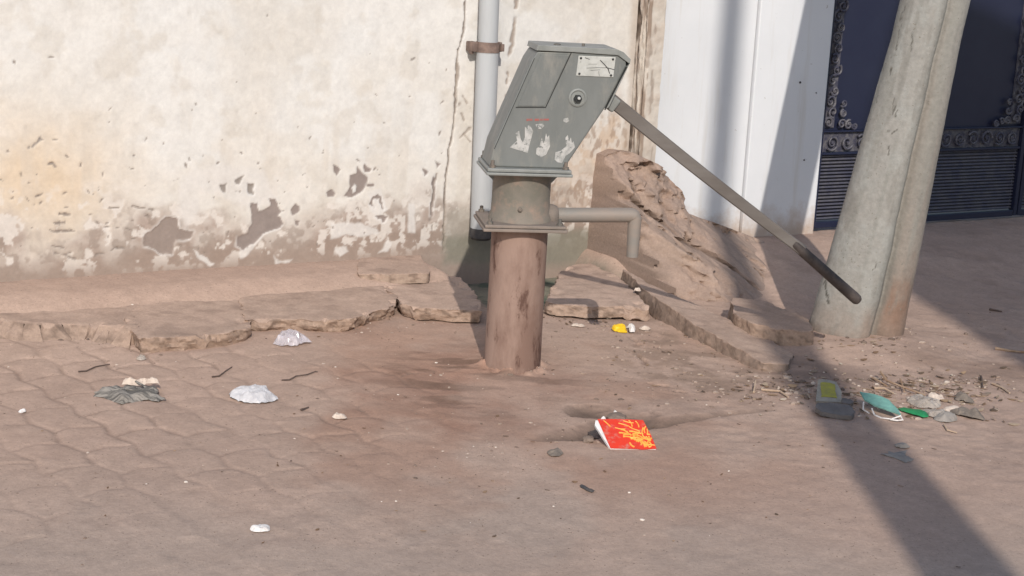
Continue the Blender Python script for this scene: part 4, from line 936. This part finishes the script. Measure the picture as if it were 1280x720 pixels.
crumple('green_packet', 'small bright green plastic packet right of the teal face mask', 'packet', 1141, 518, .115, .085, .018, M['green'], 12, -.32, .4, 5., [(-1, .7), (-.75, .0), (-.1, -.6), (.7, -1), (1, -.6), (.9, .5), (.2, .7), (-.5, .9)], step=.0055)
crumple('plastic_film', 'dusty see through plastic film behind the green packet', 'plastic film', 1156, 506, .12, .14, .03, M['film2'], 13, .1, .5, 6.)
crumple('plastic_film', 'crumpled dusty plastic film between the green packet and the brown rag', 'plastic film', 1168, 519, .09, .10, .022, M['film2'], 14, .3, .6, 6.)
crumple('paper_scrap', 'crumpled grey brown paper right of the green packet, nearest the street', 'paper scrap', 1180, 525, .085, .07, .03, M['greyscrap'], 15, .1, .6, 5.)
crumple('brown_rag', 'stiff dark brown rag with a curled edge, rightmost of the litter', 'rag', 1209, 520, .135, .085, .035, M['sole'], 16, -.35, .35, 4., [(-1, .3), (-.5, -.4), (.3, -1), (1, -.9), (.9, -.2), (.3, .5), (-.5, .9)])
crumple('paper_scrap', 'crumpled whitish paper above the dusty film, behind the brown rag', 'paper scrap', 1170, 499, .06, .06, .025, M['cream'], 17, .1, .6, 5., step=.0055)
crumple('dark_scrap', 'small dark crumpled scrap behind the brown rag', 'scrap', 1205, 501, .065, .08, .03, M['sole'], 18, .4, .7, 5., step=.0055)
crumple('cream_scrap', 'pale torn paper lying under the left edge of the brown rag', 'paper scrap', 1192, 514, .08, .05, .018, M['cream'], 21, -.4, .6, 5., step=.0055)
crumple('dry_leaf', 'torn grey star shaped leaf lying in the pole shadow on the road', 'leaf', 1121, 571, .105, .15, .012, M['greyscrap'], 19, .0, .5, 5., [(-1, .15), (-.5, .2), (-.35, .6), (-.1, .35), (.3, .55), (1, .95), (.6, .25), (.55, -.1), (1, -.35), (.7, -.65), (.2, -.95), (-.2, -.45), (-.6, -.1)], step=.0055)
crumple('dry_leaf', 'small curled grey leaf just behind the star shaped leaf', 'leaf', 1127, 559, .05, .04, .014, M['greyscrap'], 20, -.2, .5, 4., step=.006)
crumple('pale_scrap', 'small crumpled pale wrapper alone on the road at the lower left', 'wrapper', 326, 662, .052, .055, .016, M['whitewrap'], 22, -.2, .6, 5., step=.006)
crumple('cream_crumple', 'small crumpled cream scrap between the white plastic bag and the pump', 'scrap', 425, 523, .05, .04, .018, M['cream'], 23, .1, .6, 5., step=.006)
crumple('black_scrap', 'small black torn strip alone on the road in the lower middle', 'scrap', 733, 612, .055, .05, .009, M['pipe_dark'], 24, -.35, .5, 5., [(-1, .8), (-.7, .1), (.4, -.7), (1, -.9), (1, -.2), (.3, .1), (-.6, .9)], step=.006)
crumple('dark_clod', 'small dark lump of wet mud on the road left of the red packet', 'clod', 694, 568, .05, .06, .014, M['sole'], 25, .0, .6, 5., step=.006)
crumple('white_chip', 'pale broken plaster chip right of the yellow snack wrapper', 'chip', 806, 412, .05, .04, .014, M['cream'], 26, .1, .5, 4., step=.006)
crumple('white_chip', 'pale broken plaster chip left of the spout shadow foot', 'chip', 722, 408, .06, .04, .012, M['cream'], 27, .0, .5, 4., step=.006)
crumple('white_chip', 'tiny white chip alone on the pavers at the left edge', 'chip', 28, 515, .022, .03, .012, M['whitewrap'], 28, .0, .5, 4., step=.005)
crumple('pink_scrap', 'small pinkish scrap where the tilted kerb slab meets the mortar heap', 'scrap', 797, 362, .03, .035, .02, M['cream'], 29, .0, .5, 4., step=.005, at=G(797, 364, .075))
# twigs
def twig(label, pts, rad, mat, group='dry twigs around the pole foot', h=.006):
    P = []
    for i, q in enumerate(pts):
        b = on(q[0], q[1]); b[2] += (q[2] if len(q) > 2 else h); P.append(b)
    b0_ = P[0].copy(); m = MB(); m.tube([p-b0_ for p in P], [rad*(1-.4*i/(len(P)-1)) for i in range(len(P))], 6)
    o = m.build('dry_twig', mat, None, True); o.location = b0_; tag(o, label, 'twig', group)
twig('long brown forked twig lying behind the teal face mask', [(1100, 474, .03), (1108, 482, .02), (1130, 489, .015), (1156, 497, .01)], .0055, M['twig'])
twig('pale straight stick in front of the long brown twig', [(1093, 487), (1105, 489, .012), (1116, 493)], .006, M['paletwig'])
twig('short upright brown twig crossing the long brown twig', [(1125, 480, .02), (1130, 493, .01)], .0045, M['twig'])
twig('short dark twig standing up on bare ground right of the twig pile', [(1226, 473, .01), (1228, 486)], .005, M['darktwig'])
twig('pale forked stick at the right edge of the litter', [(1240, 481), (1252, 486), (1262, 493)], .005, M['paletwig'])
twig('dark stick lying near the right frame edge', [(1244, 437), (1262, 440), (1290, 443)], .007, M['twig'])
twig('dark bent twig on the pavers right of the white plastic bag', [(352, 477, .003), (362, 476, .004), (370, 472, .006), (384, 470), (395, 466)], .0032, M['darktwig'], 'twigs on the pavers')
twig('short dark twig on the pavers behind the white plastic bag', [(265, 473), (274, 471, .004), (283, 465, .006), (290, 461)], .003, M['darktwig'], 'twigs on the pavers')
twig('dark curved twig on the paver joint left of the grey cloth', [(98, 466), (108, 465, .004), (120, 460, .006), (137, 458)], .003, M['darktwig'], 'twigs on the pavers')
twig('tiny dark twig in front of the white plastic bag', [(376, 514), (386, 512)], .004, M['darktwig'], 'twigs on the pavers')
twig('pale curved stick at the left end of the debris by the kerb slab', [(952, 489), (975, 492, .01), (985, 498)], .005, M['paletwig'])
twig('short pale upright stick beside the kerb slab debris', [(942, 492), (944, 482, .02)], .004, M['paletwig'])
twig('thin curled pale stem in front of the brown rag', [(1180, 533), (1184, 540), (1196, 543)], .004, M['paletwig'])
twig('thin brown stick behind the teal mask, leftmost of the pile', [(1090, 474), (1098, 480, .012), (1108, 484)], .0045, M['twig'])
twig('dark twig lying near the right shade on bare ground', [(1237, 388), (1252, 391)], .006, M['darktwig'])
# crumbs of stone, plaster and earth
m = MB(); cols = []; r = np.random.default_rng(9)
def pebbles(n, cx, cy, sx, sy, s0, s1, pal):
    for i in range(n):
        px, py = r.normal(cx, sx), r.normal(cy, sy)
        if not (330 < py < 735): continue
        p = G(px, py); 
        if wdist(p[0], p[1]) < .3: continue
        z = gz(p[0], p[1]); s = s0+(s1-s0)*r.random()**2.5
        a0 = len(m.v); blob(m, (p[0], p[1], z+s*.15), (s*r.uniform(.7, 1.5), s*r.uniform(.7, 1.3), s*.55), int(r.integers(1e6)), 5)
        k = pal[int(r.integers(len(pal)))]; cols.extend([k]*(len(m.v)-a0))
E_ = [(.22, .165, .135), (.30, .225, .185), (.36, .28, .235), (.16, .12, .10), (.40, .32, .27)]; Wt = [(.70, .64, .58), (.55, .47, .41), (.42, .34, .29)]
pebbles(260, 1150, 488, 60, 14, .003, .012, E_+Wt[1:]); pebbles(160, 985, 485, 45, 12, .003, .014, E_+Wt[1:]); pebbles(130, 850, 470, 60, 22, .003, .010, E_)
pebbles(70, 720, 395, 40, 6, .003, .010, E_); pebbles(30, 600, 565, 25, 8, .002, .006, Wt+E_); pebbles(90, 640, 500, 130, 40, .002, .007, E_); pebbles(90, 300, 470, 180, 45, .002, .006, E_+Wt)
pebbles(120, 700, 600, 400, 60, .0015, .006, E_+Wt[:1]); pebbles(60, 1100, 432, 45, 8, .004, .014, E_); pebbles(60, 840, 420, 50, 14, .004, .013, E_); pebbles(40, 420, 412, 100, 6, .003, .008, E_+Wt)
pebbles(26, 655, 462, 22, 4, .004, .010, E_); pebbles(50, 1200, 430, 60, 30, .003, .008, E_); pebbles(70, 100, 430, 90, 10, .003, .009, E_)
def flakes(n, cx, cy, sx, sy, s0, s1, pal):
    for i in range(n):
        px, py = r.normal(cx, sx), r.normal(cy, sy)
        if not (340 < py < 735): continue
        p = G(px, py)
        if wdist(p[0], p[1]) < .3: continue
        z = gz(p[0], p[1]); L_ = s0+(s1-s0)*r.random()**2; W_ = L_*r.uniform(.15, .55); an = r.uniform(0, math.pi); ca, sa = math.cos(an), math.sin(an); k = pal[int(r.integers(len(pal)))]
        q = [(-1, 0), (-.3, -1), (.5, -.7), (1, .1), (.3, .9), (-.5, .8)]; a0 = len(m.v); lift = r.uniform(.0, .5)
        V_ = [(p[0]+ca*a*L_-sa*b*W_, p[1]+sa*a*L_+ca*b*W_, z+.003+L_*lift*(abs(a)*.5+b*.3+.3)) for a, b in q]; V_ += [(a, b, c_-.0015) for a, b, c_ in V_]
        m.add(V_, [tuple(range(6)), tuple(range(6, 12))[::-1]]+[((j+1) % 6, j, j+6, (j+1) % 6+6) for j in range(6)]); cols.extend([k]*(len(m.v)-a0))
LF = [(.20, .13, .085), (.30, .21, .14), (.13, .095, .07), (.40, .31, .23), (.24, .19, .15), (.50, .42, .34)]
flakes(230, 1140, 486, 62, 14, .006, .024, LF); flakes(90, 985, 486, 40, 12, .006, .024, LF); flakes(60, 860, 450, 70, 26, .004, .016, LF[:5]); flakes(50, 1200, 500, 50, 14, .008, .03, LF)
flakes(60, 500, 520, 330, 70, .003, .011, LF[:3]); flakes(40, 780, 600, 300, 50, .003, .010, LF[:3]); flakes(26, 420, 412, 80, 8, .004, .014, LF); flakes(40, 730, 402, 50, 8, .004, .016, LF)
flakes(40, 1060, 440, 40, 8, .006, .02, LF)
pebbles(260, 640, 560, 420, 90, .001, .0035, [(.17, .13, .10), (.24, .18, .145)])
o = mk('gravel', m.v, m.f, M['stone'], smooth=False, col=np.array(cols)); tag(o, 'scattered crumbs of stone, earth and dry leaf over the dusty ground', kind='stuff')

# ------------------------------------------------------------------ light, sky, camera
EL = math.radians(32.0); AZ = math.radians(-7.0)
ld = Vector((math.sin(AZ)*math.cos(EL), math.cos(AZ)*math.cos(EL), -math.sin(EL)))
sun = bpy.data.lights.new('sun', 'SUN'); sun.energy = 3.6; sun.angle = math.radians(.55); sun.color = (1.0, .925, .84)
so = bpy.data.objects.new('sun', sun); COL.objects.link(so); so.rotation_euler = ld.to_track_quat('-Z', 'Y').to_euler(); so.location = (2, -6, 8)
w = bpy.data.worlds.new('World'); scene.world = w; w.use_nodes = True; nt = w.node_tree
sky = nt.nodes.new('ShaderNodeTexSky'); sky.sky_type = 'NISHITA'; sky.sun_disc = False; sky.sun_elevation = EL; sky.sun_rotation = math.pi-AZ
sky.dust_density = 1.0; sky.air_density = 1.0
bg = nt.nodes['Background']; bg.inputs['Strength'].default_value = .15; nt.links.new(sky.outputs[0], bg.inputs['Color'])
cam = bpy.data.cameras.new('camera'); cam.sensor_width = 36; cam.lens = FPX/1280*36; cam.clip_end = 300; cam.clip_start = .05
co = bpy.data.objects.new('camera', cam); COL.objects.link(co)
co.matrix_world = Matrix([[RI[0], UI[0], -_F[0], 0], [RI[1], UI[1], -_F[1], 0], [RI[2], UI[2], -_F[2], CAM_H], [0, 0, 0, 1]])
scene.camera = co
vs = scene.view_settings; vs.view_transform = 'Standard'; vs.look = 'None'; vs.gamma = 1; vs.use_curve_mapping = False; vs.exposure = -.05
scene.cycles.max_bounces = 6; scene.cycles.diffuse_bounces = 4
